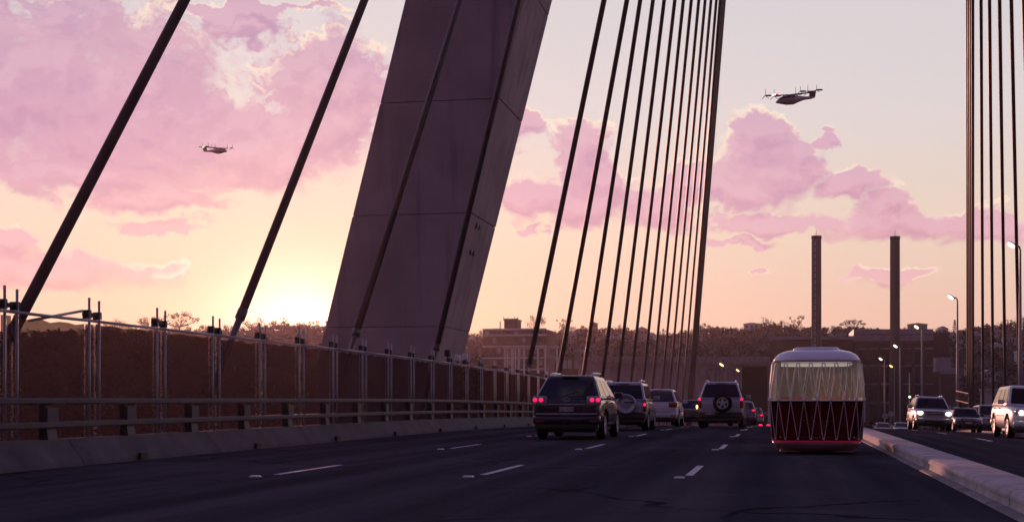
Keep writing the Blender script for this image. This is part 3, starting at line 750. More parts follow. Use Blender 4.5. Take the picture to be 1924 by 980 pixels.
for px, w in ((948, 2.6), (953, 2), (962, 4), (968, 2), (974.5, 3.5), (984, 2.5), (1010, 2.6), (1024, 2.6), (1046, 3)):
    m = MB(); pbox(m, px - w / 2, px + w / 2, 654, 800, 384, 384.7, 384); add(m, 'column', M['white_paint'], fr)
m = MB(); pbox(m, 946, 1048, 650.5, 653.8, 383.7, 386, 384); add(m, 'beam', M['render_wall'], fr)
m = MB(); pbox(m, 1003, 1048, 671, 673, 384.2, 385.5, 384); add(m, 'lower_beam', M['render_wall'], fr)
m = MB(); pbox(m, 1006, 1028, 690, 694, 384.8, 386, 384); add(m, 'lower_beam', M['render_wall'], fr)

# ------------------------------------------------------------------ houses on the hill
def hill_at(px, py, lift=0):
    best = None
    for r in np.linspace(380, 690, 160):
        d = ray(px, py); k = r / math.hypot(d.x, d.y); P = Vector((d.x * k, d.y * k, EYE + d.z * k)); e = abs(P.z - lift - float(hgt(P.x, P.y)))
        if best is None or e < best[0]: best = (e, P, r)
    return best[1]
def house(px, py, w, h, label, wall='render_wall', roof='grey_roof', lift=3, yaw=0, group='pale houses on the wooded hill', pitch=.55):
    """px, py: middle of the front wall; w, h in photograph pixels at the house's distance"""
    P = hill_at(px, py, lift); s = P.length / FPX; w *= s; h *= s
    z = float(hgt(P.x, P.y)); H = max(P.z + h / 2 - z, 2.4); dd = w * .8
    o = thing('house', label, 'house', (P.x, P.y, z - .6), yaw + random.uniform(-.3, .3), group)
    H += .6; e = .35
    m = MB(); m.box(-w / 2, w / 2, 0, dd, 0, H); m.build('wall', M[wall], o)
    rh = w * pitch * .5; m = MB()
    for sg in (-1, 1):
        m.hexa([(sg * (w / 2 + e), -e, H - .15), (0, -e, H + rh), (0, dd + e, H + rh), (sg * (w / 2 + e), dd + e, H - .15),
                (sg * (w / 2 + e), -e, H + .05), (0, -e, H + rh + .22), (0, dd + e, H + rh + .22), (sg * (w / 2 + e), dd + e, H + .05)])
    m.build('roof', M[roof], o)
    m = MB(); m.add([(-w / 2 + .05, .02, H - .1), (w / 2 - .05, .02, H - .1), (0, .02, H + rh - .1), (-w / 2 + .05, .3, H - .1), (w / 2 - .05, .3, H - .1), (0, .3, H + rh - .1)], [(0, 1, 2), (5, 4, 3), (0, 3, 4, 1), (1, 4, 5, 2), (2, 5, 3, 0)]); m.build('gable', M[wall], o)
    for k in (-.3, .02, .3):
        m = MB(); m.box(w * k - w * .07, w * k + w * .07, -.06, -.012, H - 1.9, H - .6); wn = m.build('window', M['dark_window'], o)
        m = MB(); m.box(w * k - w * .085, w * k + w * .085, -.14, -.015, H - 2.05, H - 1.92); m.build('sill', M['white_paint'], wn)
    return o
hs = [(1075, 632, 15, 9, 'pale gabled house on the hill between the first two cables of the left fan', 'render_wall', 'grey_roof'),
      (1088, 662, 20, 8, 'long low grey-roofed house under the hill, behind the second cable', 'render_wall', 'grey_roof'),
      (1116, 612, 10, 9, 'tall narrow house with a peaked roof breaking the skyline by the third cable', 'brick', 'tile_roof'),
      (1150, 635, 16, 6, 'low white house between the fourth and fifth cables', 'white_paint', 'grey_roof'),
      (1168, 634, 14, 8, 'white house just right of the low one, touching the fifth cable', 'white_paint', 'grey_roof'),
      (1186, 638, 14, 7, 'grey cottage half hidden by trees at the sixth cable', 'render_wall', 'tile_roof'),
      (1206, 630, 22, 22, 'large pale gable wall standing tall on the hill by the seventh cable', 'render_wall', 'grey_roof'),
      (1224, 632, 8, 10, 'small bright house beside the large pale gable', 'white_paint', 'grey_roof'),
      (1317, 635, 6, 14, 'thin white upright house right of the last left cable', 'white_paint', 'grey_roof'),
      (1376, 625, 10, 7, 'small house tucked in the trees left of the skyline mansion', 'render_wall', 'grey_roof'),
      (1412, 611, 30, 6, 'long pale-roofed mansion on the skyline left of the power station', 'white_paint', 'grey_roof'),
      (1562, 632, 12, 5, 'small house on the skyline right of the ladder chimney', 'white_paint', 'grey_roof'),
      (1584, 630, 8, 5, 'tiny white house nearest the louvred roof', 'white_paint', 'grey_roof'),
      (1724, 612, 34, 6, 'wide flat-topped house on the skyline above the louvred roof', 'render_wall', 'grey_roof'),
      (1772, 620, 18, 5, 'long white house on the skyline left of the second street lamp', 'white_paint', 'grey_roof'),
      (1788, 630, 12, 6, 'pale house just below the long white one', 'white_paint', 'grey_roof'),
      (1807, 644, 14, 5, 'low white house between the second street lamp and the bundle', 'white_paint', 'grey_roof'),
      (1836, 630, 13, 6, 'white house right of the thick cable bundle', 'white_paint', 'grey_roof'),
      (1875, 628, 17, 14, 'large pale house between the third and fourth right cables', 'render_wall', 'grey_roof'),
      (1876, 651, 16, 6, 'low house with a pale roof under the large one', 'white_paint', 'grey_roof'),
      (1898, 642, 20, 16, 'cream house with a brown roof near the tall lamp', 'render_wall', 'tile_roof'),
      (1899, 632, 7, 5, 'tiny bright house behind the fourth right cable', 'white_paint', 'grey_roof'),
      (1858, 704, 18, 9, 'pale cottage low on the right slope, behind the second thin cable', 'render_wall', 'grey_roof'),
      (1880, 708, 20, 10, 'pale house low on the right slope behind the third thin cable', 'render_wall', 'grey_roof'),
      (1818, 690, 12, 10, 'grey house low beside the thick bundle', 'render_wall', 'grey_roof'),
      (1918, 668, 14, 12, 'pale house cut by the right frame edge', 'render_wall', 'grey_roof'),
      (884, 637, 12, 5, 'pale house on the hill just right of the pylon', 'white_paint', 'grey_roof')]
for a in hs: house(a[0], a[1], a[2], a[3], a[4], a[5], a[6], pitch=.10 if ('flat' in a[4] or 'mansion' in a[4]) else .45)
sh = struct_thing('shed', 'wide pale-roofed shed at the foot of the right slope', 'shed', 1868, 385)
m = MB(); pbox(m, 1846, 1892, 729, 734, 384, 392, 385); add(m, 'roof', M['grey_roof'], sh)
m = MB(); pbox(m, 1848, 1890, 734.3, 800, 385, 391, 385); add(m, 'wall', M['render_wall'], sh)

# ------------------------------------------------------------------ trees
def crown_mesh(kind, seed):
    R_ = random.Random(seed); m = MB(); cl = []
    if kind == 'bushy':
        for _ in range(26):
            a, rr = R_.uniform(0, 2 * PI), R_.uniform(0, 1) ** .5 * .62; cl.append((rr * math.cos(a), rr * math.sin(a), R_.uniform(.30, .95) - rr * .25, R_.uniform(.16, .27)))
    elif kind == 'umbrella':
        for _ in range(24):
            a, rr = R_.uniform(0, 2 * PI), R_.uniform(0, 1) ** .5 * .95; cl.append((rr * math.cos(a), rr * math.sin(a), .92 - rr * rr * .35 + R_.uniform(-.10, .05), R_.uniform(.10, .19)))
    elif kind == 'open':
        for _ in range(17):
            a, rr = R_.uniform(0, 2 * PI), R_.uniform(.1, .8); cl.append((rr * math.cos(a), rr * math.sin(a), R_.uniform(.45, 1.0), R_.uniform(.09, .18)))
    else:                                       # pine: whorls
        for k in range(7):
            zz = .25 + k * .11; rr = .30 * (1 - k / 8)
            for q in range(6): a = q * 1.047 + k * .5; cl.append((rr * math.cos(a), rr * math.sin(a), zz, .07)); cl.append((rr * .5 * math.cos(a), rr * .5 * math.sin(a), zz, .06))
    nl = {'bushy': 34, 'umbrella': 26, 'open': 26}.get(kind, 8)
    for (x, y, z, r) in cl:
        for _ in range(nl):
            d = Vector((R_.gauss(0, 1), R_.gauss(0, 1), R_.gauss(0, .8))).normalized() * r * R_.uniform(.35, 1.05); c = Vector((x, y, z)) + d
            u = Vector((R_.gauss(0, 1), R_.gauss(0, 1), R_.gauss(0, 1))).normalized(); v = u.orthogonal().normalized(); s = R_.uniform(.02, .05) * (1 if kind != 'pine' else .7)
            m.add([c - u * s, c + v * s * .6, c + u * s, c - v * s * .6], [(0, 1, 2, 3)])
    me = bpy.data.meshes.new('crown'); me.from_pydata(m.v, [], m.f); me.materials.append(M['leaf'] if seed % 2 else M['leaf2']); return me, cl
def trunk_mesh(cl, seed, kind):
    R_ = random.Random(seed); m = MB()
    if kind == 'pine': m.tube([(0, 0, -.08), (0, 0, .5), (0, 0, 1.02)], [.03, .02, .006], 6)
    else:
        fork = (R_.uniform(-.04, .04), R_.uniform(-.04, .04), .38)
        m.tube([(0, 0, -.12), (.01, 0, .15), fork], [.05, .038, .03], 7)
        for (x, y, z, r) in cl[::3 if kind == 'bushy' else 2]:
            mid = Vector(fork).lerp(Vector((x, y, z)), .55) + Vector((0, 0, -.05)); m.tube([fork, mid, (x, y, z)], [.02, .013, .005], 5)
    return m.mesh('trunk', M['bark'])
TV = {}
for kind, n in (('bushy', 5), ('umbrella', 3), ('open', 3), ('pine', 1)):
    TV[kind] = []
    for k in range(n):
        cm, cl = crown_mesh(kind, 11 * k + 3); TV[kind].append((cm, trunk_mesh(cl, k, kind)))
def tree(P, H, kind, wid, label, group=None, i=0):
    cm, tm = TV[kind][i % len(TV[kind])]
    o = thing('tree', label, 'tree', P, random.uniform(0, 6.28), group)
    inst('trunk', tm, o, (0, 0, 0), (0, 0, 0), (H * wid, H * wid, H)); inst('crown', cm, o, (0, 0, 0), (0, 0, 0), (H * wid, H * wid, H))
def skyline_tree(px, top, kind, wid, label, group=None, i=0, r=None, minH=5):
    r = r or RID - 12; d = ray(px, 750); k = r / math.hypot(d.x, d.y); X, Y = d.x * k, d.y * k; z = float(hgt(X, Y))
    zt = EYE + (750 - top) / FPX * k; tree((X, Y, z), max(zt - z, minH) / .98, kind, wid, label, group, i)
special = [(337, 588, 'umbrella', .95, 'wide umbrella-crowned tree silhouetted left of the second cable'), (283, 594, 'umbrella', .8, 'low spreading tree behind the twin posts left of the umbrella tree'),
           (1497, 595, 'open', .75, 'open tree with gaps in its crown just left of the ladder chimney'), (1470, 603, 'umbrella', .85, 'lower spreading tree left of the open one by the ladder chimney'),
           (1607, 600, 'umbrella', 1.15, 'broad flat-topped tree on the skyline between the two chimneys'), (1794, 600, 'pine', .55, 'slender tiered pine beside the second street lamp'),
           (1247, 618, 'umbrella', .5, 'small round palm-like tree between two cables of the left fan'), (1436, 597, 'open', .6, 'leafy tree on the skyline right of the mansion'),
           (1062, 600, 'open', .7, 'ragged open tree against the sky between the first two left-fan cables'), (1005, 596, 'open', .6, 'thin bare-crowned tree behind the first left-fan cable'),
           (485, 596, 'open', .6, 'thin tree in the sun glow above the fence'), (535, 597, 'open', .6, 'ragged tree in the brightest glow left of the pylon'), (597, 602, 'open', .5, 'small tree touching the left edge of the pylon'),
           (1893, 600, 'umbrella', .8, 'spreading tree left of the tall street lamp'), (1318, 607, 'umbrella', .9, 'dark flat crown behind the last left cable'), (1922, 594, 'bushy', .8, 'dark full tree at the right frame edge')]
for i, a in enumerate(special): skyline_tree(a[0], a[1], a[2], a[3], a[4], None, i)
prof = [(-60, 612), (60, 598), (120, 600), (200, 598), (260, 603), (330, 606), (400, 607), (440, 604), (500, 601), (530, 600), (575, 604), (610, 606), (640, 604), (740, 606), (850, 612), (880, 613), (905, 620), (950, 616),
        (1000, 620), (1060, 609), (1100, 613), (1140, 611), (1180, 613), (1215, 617), (1240, 627), (1280, 619), (1330, 606), (1370, 612), (1400, 607), (1440, 600), (1480, 612), (1540, 615), (1620, 612), (1660, 620), (1700, 614), (1740, 616),
        (1770, 622), (1800, 614), (1815, 610), (1850, 608), (1865, 612), (1885, 611), (1924, 600), (1990, 602), (2080, 604)]
ppx = np.array([p for p, _ in prof]); ppy = np.array([q for _, q in prof])
ORD = 'first second third fourth fifth sixth seventh eighth ninth tenth eleventh twelfth thirteenth fourteenth fifteenth sixteenth seventeenth eighteenth nineteenth twentieth'.split()
cnt = {}
def sect(px):
    for lim, nm in ((300, 'above the screened fence, counted from the left frame edge'), (440, 'right of the umbrella-crowned tree'), (640, 'right of the second cable, in the sun glow'), (1000, 'right of the pylon'), (1110, 'right of the first left-fan cable'),
                    (1215, 'right of the fourth left-fan cable'), (1320, 'right of the eighth left-fan cable'), (1440, 'right of the backstay strands'), (1530, 'right of the skyline mansion'), (1605, 'right of the ladder chimney'), (1682, 'right of the broad flat-topped tree'),
                    (1815, 'right of the plain chimney'), (9999, 'right of the thick cable bundle')):
        if px < lim:
            cnt[nm] = cnt.get(nm, 0) + 1; return ORD[cnt[nm] - 1] + ' dark bushy skyline tree ' + nm, 'bushy trees along the skyline'
px = 150; i = 0
while px < 1990:
    if 645 < px < 850: px = 852      # the pylon hides the skyline here
    skyline_tree(px, float(np.interp(px, ppx, ppy)) + 5 + random.choice((-7, -3, 0, 3, 6, 9)) + random.uniform(-2, 2), 'bushy', random.uniform(.55, 1.0), *sect(px), i, RID - random.uniform(0, 40), minH=3.5); i += 1
    px += random.uniform(11, 18)
# woods covering the slopes: one mass
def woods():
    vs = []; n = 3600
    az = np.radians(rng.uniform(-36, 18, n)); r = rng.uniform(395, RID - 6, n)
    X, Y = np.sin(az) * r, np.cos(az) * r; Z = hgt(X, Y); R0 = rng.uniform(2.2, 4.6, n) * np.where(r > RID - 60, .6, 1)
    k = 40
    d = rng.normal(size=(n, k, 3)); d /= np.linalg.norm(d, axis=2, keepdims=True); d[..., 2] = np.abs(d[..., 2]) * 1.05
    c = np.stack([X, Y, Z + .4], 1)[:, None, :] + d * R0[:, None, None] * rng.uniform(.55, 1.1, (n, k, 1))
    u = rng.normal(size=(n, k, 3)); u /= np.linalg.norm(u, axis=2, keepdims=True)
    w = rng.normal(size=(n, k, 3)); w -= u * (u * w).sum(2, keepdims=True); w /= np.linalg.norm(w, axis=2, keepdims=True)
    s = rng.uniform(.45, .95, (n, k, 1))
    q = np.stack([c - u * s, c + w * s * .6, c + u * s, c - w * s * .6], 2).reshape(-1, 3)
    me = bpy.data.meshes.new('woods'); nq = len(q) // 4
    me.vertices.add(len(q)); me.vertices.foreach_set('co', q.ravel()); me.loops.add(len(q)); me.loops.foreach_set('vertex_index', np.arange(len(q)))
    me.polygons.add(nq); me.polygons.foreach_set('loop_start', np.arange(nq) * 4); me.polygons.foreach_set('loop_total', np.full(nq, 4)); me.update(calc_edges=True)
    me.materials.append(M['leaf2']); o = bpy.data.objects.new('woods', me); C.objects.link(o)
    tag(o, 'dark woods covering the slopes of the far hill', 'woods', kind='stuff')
woods()

# ------------------------------------------------------------------ cars
def wheel_meshes(R_, w):
    m = MB(); Mx = Matrix.Rotation(PI / 2, 4, 'Y')
    m.lathe([(R_ * .62, -w / 2), (R_ * .9, -w / 2), (R_, -w / 2 + .045), (R_, w / 2 - .045), (R_ * .9, w / 2), (R_ * .66, w / 2 - .01), (R_ * .64, w / 2 - .075)], 28, Mx); ty = m.mesh('wheel', M['tyre'], False)
    m = MB(); m.lathe([(R_ * .66, w / 2 - .05), (R_ * .66, w / 2 - .005), (R_ * .58, w / 2 - .005), (R_ * .56, w / 2 - .05)], 28, Mx, False); m.lathe([(.001, w / 2 - .02), (.07, w / 2 - .02), (.09, w / 2 - .05)], 12, Mx)
    for k in range(5):
        a = 2 * PI * k / 5 + .3; c, s = math.cos(a), math.sin(a)
        p = lambda rr, t, x: (x, c * rr - s * t, s * rr + c * t)
        m.hexa([p(.05, -.05, w / 2 - .06), p(.05, .05, w / 2 - .06), p(R_ * .6, .035, w / 2 - .06), p(R_ * .6, -.035, w / 2 - .06), p(.05, -.05, w / 2 - .025), p(.05, .05, w / 2 - .025), p(R_ * .6, .035, w / 2 - .015), p(R_ * .6, -.035, w / 2 - .015)])
    return ty, m.mesh('rim', M['alloy'])
def text_mesh(s, size, m):
    cu = bpy.data.curves.new('t', 'FONT'); cu.body = s; cu.size = size; cu.align_x = 'CENTER'; cu.align_y = 'CENTER'; cu.extrude = .002
    o = bpy.data.objects.new('t', cu); C.objects.link(o); dg = bpy.context.evaluated_depsgraph_get(); me = bpy.data.meshes.new_from_object(o.evaluated_get(dg))
    bpy.data.objects.remove(o); me.materials.clear(); me.materials.append(m); me.name = 'lettering'; return me
def car(name, label, X, Y, face, L, Wd, H, pm, belt=1.02, hood=.98, kind='suv', group=None, glass='glass_dark', R_=.35, lit=True, rails=False, tl=(.70, .97, -.30, -.03), spare=None, bumper=None,
        plate=None, roofw=.74, rear_slope=.35, heads=True, high_tail=False, cat='car', mirror=True, two_box=True):
    """face=+1: seen from behind (Y is the rear end); face=-1: seen from the front (Y is the front end)"""
    cy = Y + L / 2; o = thing(name, label, cat, (X, cy, rx(X, Y)), 0 if face > 0 else PI, group)
    o.rotation_euler[0] = (-1 if face < 0 else 1) * math.atan2(rx(X, Y + L) - rx(X, Y), L); o.location.z = rx(X, cy)
    if X > 2.6: o.rotation_euler[1] = .04 * face
    hw = Wd / 2; y0 = -L / 2; y1 = L / 2
    def sec(y, w, zb, zt):
        w *= hw; h = zt - zb
        half = [(.80 * w, zb), (.95 * w, zb + .07), (w, zb + .28 * h), (w, zb + .60 * h), (.975 * w, zt - .09), (.90 * w, zt - .005)]
        return [(x, y, z) for x, z in half] + [(0, y, zt + .012)] + [(-x, y, z) for x, z in reversed(half)] + [(0, y, zb)]
    tail = belt if kind != 'sedan' else belt - .04
    st = [(y0, .84, .46, tail - .12), (y0 + .06, .95, .36, tail - .03), (y0 + .35, .99, .30, tail), (-.3, 1, .27, belt), (y1 - 1.35, 1, .27, belt - .02), (y1 - .95, .99, .28, hood), (y1 - .35, .96, .29, hood - .07), (y1 - .08, .88, .34, hood - .17), (y1, .74, .42, hood - .30)]
    m = MB(); m.loft([sec(*a) for a in st]); body = m.build('body', pm, o, True, sub=2)
    ax_r, ax_f = y0 + .95 * L / 4.6, y1 - .92 * L / 4.6
    cut = MB()
    for ay in (ax_r, ax_f):
        for sg in (-1, 1): cut.lathe([(R_ + .06, hw - .32), (R_ + .06, hw + .3)] if sg > 0 else [(R_ + .06, -hw - .3), (R_ + .06, -hw + .32)], 24, Matrix.Translation((0, ay, R_ + .01)) @ Matrix.Rotation(PI / 2, 4, 'Y'))
    co = cut.build('cutter', M['trim']); co.parent = o
    bo = body.modifiers.new('arch', 'BOOLEAN'); bo.object = co; bo.operation = 'DIFFERENCE'; bo.solver = 'EXACT'
    bpy.context.view_layer.update(); bake(body); bpy.data.objects.remove(co)
    # cabin
    wb, wr = hw * .93, hw * roofw
    if kind == 'sedan': yr0, yr1 = y0 + .75, y0 + 1.35
    elif kind == 'hatch': yr0, yr1 = y0 + .10, y0 + .10 + rear_slope + .15
    elif kind == 'van': yr0, yr1 = y0 + .08, y0 + .20
    elif kind == 'pickup': yr0, yr1 = y0 + 1.7, y0 + 1.85
    else: yr0, yr1 = y0 + .12, y0 + .12 + rear_slope
    yf0, yf1 = y1 - 1.15 * L / 4.6, y1 - 1.85 * L / 4.6
    def ring(w, a, b, z, r=.10):
        out = []
        for (cx, cy_, a0) in ((w - r, a + r, -90), (w - r, b - r, 0), (-w + r, b - r, 90), (-w + r, a + r, 180)):
            for k in range(4): t = math.radians(a0 + 30 * k); out.append((cx + r * math.cos(t), cy_ + r * math.sin(t), z))
        return out
    zr = H - .07
    m = MB(); m.loft([ring(wb, yr0, yf0, belt - .06), ring(wb - .005, yr0 + .01, yf0 - .02, belt), ring(wr, yr1, yf1, zr - .02), ring(wr - .03, yr1 + .03, yf1 - .05, zr + .025), ring(wr - .14, yr1 + .16, yf1 - .2, zr + .06, .08)])
    m.build('cabin', pm, o, True)
    gm = M[glass]; zb, zt = belt, zr - .02
    m = MB(); m.pane((-wb + .05, yr0 + .005, zb), (wb - .05, yr0 + .005, zb), (wr - .05, yr1, zt), (-wr + .05, yr1, zt), .02, .05, .07); m.build('rear_window', gm, o)
    m = MB(); m.pane((wb - .05, yf0 - .01, zb), (-wb + .05, yf0 - .01, zb), (-wr + .05, yf1, zt), (wr - .05, yf1, zt), .02, .04, .07); m.build('windscreen', M['glass'] if face < 0 else gm, o)
    for sg in (-1, 1):
        def pt(u, top): return (sg * (wr if top else wb), (yr1 + (yf1 - yr1) * u) if top else (yr0 + (yf0 - yr0) * u), zt if top else zb)
        for (u0, u1) in ((.05, .36), (.38, .67), (.69, .95)):
            q = [pt(u0, 0), pt(u1, 0), pt(u1, 1), pt(u0, 1)]
            if sg < 0: q = [q[1], q[0], q[3], q[2]]
            m = MB(); m.pane(*q, .02, .07, .05); m.build('side_window', gm, o)
        if mirror:
            m = MB(); m.box(sg * (hw - .02) if sg > 0 else -hw - .20, hw + .20 if sg > 0 else -hw + .02, yf0 - .55, yf0 - .42, belt - .02, belt + .15); m.build('mirror', pm, o, bevel=.03)
        m = MB(); m.box(sg * hw * .995 - .012, sg * hw * .995 + .012, y0 + 1.4, y1 - 1.5, belt - .42, belt - .36); m.build('side_moulding', M['trim'], o)
        for q in (.30, .60):
            yy = yr0 + (yf0 - yr0) * q; m = MB(); m.box(sg * hw * 1.0 - .02, sg * hw * 1.0 + .03, yy - .09, yy + .09, belt - .16, belt - .12); m.build('door_handle', pm, o, bevel=.01)
        if rails:
            m = MB(); xx = sg * (wr - .09); m.tube([(xx, yr1 + .2, zr + .02), (xx, yr1 + .3, H + .05), (xx, yf1 - .3, H + .05), (xx, yf1 - .15, zr + .02)], .024, 8); m.build('roof_rail', M['chrome'], o, True)
    # wheels
    ty, rm = wheel_meshes(R_, .22)
    for ay in (ax_r, ax_f):
        for sg in (-1, 1):
            wz = inst('wheel', ty, o, (sg * (hw - .13), ay, R_), (0, 0, 0 if sg > 0 else PI)); inst('rim', rm, wz)
    m = MB(); m.box(-hw * .80, hw * .80, y0 + .25, y1 - .4, .20, .40); m.build('underbody', M['trim'], o, bevel=.04)
    bmm = M['trim'] if bumper == 'dark' else pm
    # rear end
    m = MB(); m.box(-hw * .955, hw * .955, y0 - .05, y0 + .22, .40, .64); m.build('rear_bumper', bmm, o, True, bevel=.07, seg=3)
    m = MB(); m.box(-hw * .90, hw * .90, y0 - .01, y0 + .2, .29, .42); m.build('bumper_skirt', M['trim'], o, bevel=.03)
    if face > 0:
        m = MB(); m.box(-hw * .62, hw * .62, y0 - .012, y0 + .05, .655, .664); m.build('tailgate_seam', M['trim'], o)
        for sg in (-1, 1):
            a, b, c, d = tl; x0, x1 = sorted((sg * hw * a, sg * hw * b))
            m = MB(); m.box(x0, x1, y0 - .008, y0 + .20, belt + c, belt + d); hl = m.build('tail_light', M['clear_lens'] if lit == 'pair' else M['red_lens'], o, True, bevel=.03)
            if lit == 'pair':
                for q in (.40, .84):
                    m = MB(); cx = sg * hw * (a + (b - a) * q); m.lathe([(.001, .018), (.054, .012), (.058, 0)], 14, Matrix.Translation((cx, y0 - .008, belt + (c + d) / 2 + .02)) @ Matrix.Rotation(PI / 2, 4, 'X')); m.build('lamp', M['red_lit'], hl, True)
            elif lit:
                m = MB(); m.ball((sg * hw * (a + b) / 2, y0 - .012, belt + (c + d) / 2 + (0.03 if not high_tail else (d - c) * .34)), (hw * (b - a) * .42, .02, min(.06, (d - c) * .3)), 12); m.build('lamp', M['red_lit'], hl, True)
            m = MB(); x0, x1 = sorted((sg * hw * .66, sg * hw * .88)); m.box(x0, x1, y0 - .062, y0 - .04, .47, .52); m.build('reflector', M['red_lens'], o)
        if plate:
            px_, pz = plate[1], plate[2]
            m = MB(); m.box(px_ - .19, px_ + .19, y0 - .075 if pz < .66 else y0 - .03, y0 - .02, pz - .055, pz + .055); p = m.build('number_plate', M['plate'], o)
            t = inst('lettering', text_mesh(plate[0], .105, M['ink']), p, (px_, (y0 - .079) if pz < .66 else y0 - .034, pz - .002), (PI / 2, 0, 0))
        m = MB(); m.box(-.22, .22, yr1 - .06, yr1 + .12, zr + .0, zr + .03); m.build('spoiler', pm, o, bevel=.01)
        m = MB(); zz = belt + .02; m.tube([(-.05, yr0 - .025, zz + .03), (.32, yr0 + .02, zz + .15)], .010, 5); m.build('wiper', M['trim'], o)
    else:
        m = MB(); m.box(-hw * .92, hw * .92, y1 - .20, y1 + .05, .38, .60); m.build('front_bumper', bmm, o, True, bevel=.08, seg=3)
        m = MB(); m.box(-hw * .48, hw * .48, y1 - .10, y1 + .012, hood - .31, hood - .15); gl_ = m.build('grille', M['trim'], o, bevel=.02)
        m = MB(); m.box(-hw * .46, hw * .46, y1 - .05, y1 + .024, hood - .24, hood - .215); m.build('grille_bar', M['chrome'], gl_)
        m = MB(); m.box(-hw * .5, hw * .5, y1 - .1, y1 + .056, .40, .50); m.build('air_intake', M['trim'], o, bevel=.02)
        m = MB(); m.box(-.18, .18, y1 + .03, y1 + .066, .505, .60); m.build('number_plate', M['plate'], o)
        for sg in (-1, 1):
            x0, x1 = sorted((sg * hw * .52, sg * hw * .86)); m = MB(); m.box(x0, x1, y1 - .28, y1 - .045, hood - .32, hood - .14); hl = m.build('headlight', M['clear_lens'], o, True, bevel=.04, seg=3)
            if heads:
                m = MB(); m.ball((sg * hw * (.72 if heads != 'small' else .66), y1 - .02, hood - .24), (.135, .05, .095) if heads != 'small' else (.085, .05, .085), 12); m.build('bulb', M['head_lit'], hl, True)
            m = MB(); m.lathe([(.001, .02), (.05, .015), (.055, 0)], 12, Matrix.Translation((sg * hw * .70, y1 + .03, .46)) @ Matrix.Rotation(-PI / 2, 4, 'X')); m.build('fog_lamp', M['clear_lens'], o)
            m = MB(); m.tube([(sg * .08, yf0 - .02, belt + .03), (sg * .08 + .45, yf0 - .12, belt + .10)], .010, 5); m.build('wiper', M['trim'], o)
    if spare:
        kind_, sx, sz, sr = spare; Mx = Matrix.Translation((sx, y0 - .0, sz)) @ Matrix.Rotation(PI / 2, 4, 'X')
        if kind_ == 'cover':
            m = MB(); m.lathe([(sr, -.05), (sr, .13), (sr * .93, .19), (sr * .86, .2), (sr * .83, .185), (sr * .4, .20), (.001, .205)], 32, Mx); sc = m.build('spare_wheel_cover', pm, o, True)
            m = MB(); m.box(sx - .06, sx + sr * .72, y0 - .212, y0 - .19, sz + .03, sz + .075); m.build('emblem_strip', M['trim'], sc)
        else:
            m = MB(); m.lathe([(sr * .6, -.02), (sr * .94, -.02), (sr, .03), (sr, .14), (sr * .92, .2), (sr * .62, .2), (sr * .6, .1)], 32, Mx, False); sc = m.build('spare_wheel', M['tyre'], o, False)
            m = MB(); m.lathe([(sr * .62, .12), (sr * .62, .185), (sr * .53, .185), (sr * .50, .10)], 28, Mx, False); m.lathe([(.001, .19), (.085, .185), (.10, .10)], 14, Mx)
            for k in range(5):
                a = PI / 2 + 2 * PI * k / 5; c, s = math.cos(a), math.sin(a); pf = lambda rr, t, zz: Mx @ Vector((c * rr - s * t, s * rr + c * t, zz))
                m.hexa([pf(.06, -.035, .1), pf(.06, .035, .1), pf(sr * .56, .045, .1), pf(sr * .56, -.045, .1), pf(.06, -.025, .175), pf(.06, .025, .175), pf(sr * .56, .032, .165), pf(sr * .56, -.032, .165)])
            m.build('rim', M['alloy'], sc)
            m = MB(); m.lathe([(.001, .095), (sr * .57, .095), (sr * .57, .02)], 20, Mx); m.build('hub_back', M['trim'], sc)
    return o
P_plum = paint('dark plum paint', (.035, .022, .034), .25, .5)
P_silver = paint('silver paint', (.34, .35, .42), .35, .5)
P_white = paint('white car paint', (.62, .61, .64), .35, 0)
P_blue = paint('blue grey paint', (.16, .18, .24), .3, .5)
P_char = paint('charcoal paint', (.03, .032, .04), .25, .4)
P_grey = paint('grey paint', (.30, .30, .34), .35, .4)
QG, OG = 'cars queuing ahead', 'oncoming cars'
A_ = car('car', 'dark plum four-wheel drive with two round lit tail lamps each side', -5.43, 35.5, 1, 4.73, 1.845, 1.70, P_plum, belt=1.10, group=QG, lit='pair', rails=True, tl=(.57, .96, -.20, .04), plate=('BS1 43W', 0, .80), R_=.37, roofw=.70, rear_slope=.55)
m = MB(); m.box(-.48, .48, -2.365 - .035, -2.36, .905, .935); m.build('chrome_strip', M['chrome'], A_, bevel=.008)
em = [(math.cos(t) * .085, -2.385, 1.045 + math.sin(t) * .055) for t in np.linspace(0, 2 * PI, 21)]
m = MB(); m.tube(em, .007, 6); m.tube([(-.02, -2.385, 1.085), (-.035, -2.385, 1.015), (.075, -2.385, 1.015)], .007, 6); m.build('emblem', M['chrome'], A_)
m = MB(); m.box(-.80, .80, -2.42, -2.30, .648, .70); m.build('bumper_step', M['clear_lens'], A_, bevel=.015)
car('car', 'silver blue four-wheel drive with a covered spare wheel on its tailgate', -5.36, 47.7, 1, 4.2, 1.74, 1.70, P_silver, belt=1.08, group=QG, lit=True, rails=True, tl=(.84, .97, -.42, .02), spare=('cover', .16, .93, .35), bumper='dark', rear_slope=.22, roofw=.78)
car('car', 'white rounded wagon ahead of the silver car with the spare cover', -5.37, 61.5, 1, 4.8, 1.92, 1.70, P_white, belt=1.08, group=QG, lit=False, tl=(.56, .95, -.22, .0), rear_slope=.6, roofw=.70, R_=.37)
car('car', 'silver four-wheel drive with an uncovered spare wheel and alloy rim on its tailgate', -2.30, 55.4, 1, 4.7, 1.83, 1.86, P_silver, belt=1.20, group=QG, glass='glass', lit=True, rails=True, tl=(.82, .97, -.40, .02), high_tail=True, spare=('wheel', .08, 1.00, .38), bumper='dark', plate=('BRT 62P', -.42, .60), R_=.38, rear_slope=.30, roofw=.72)
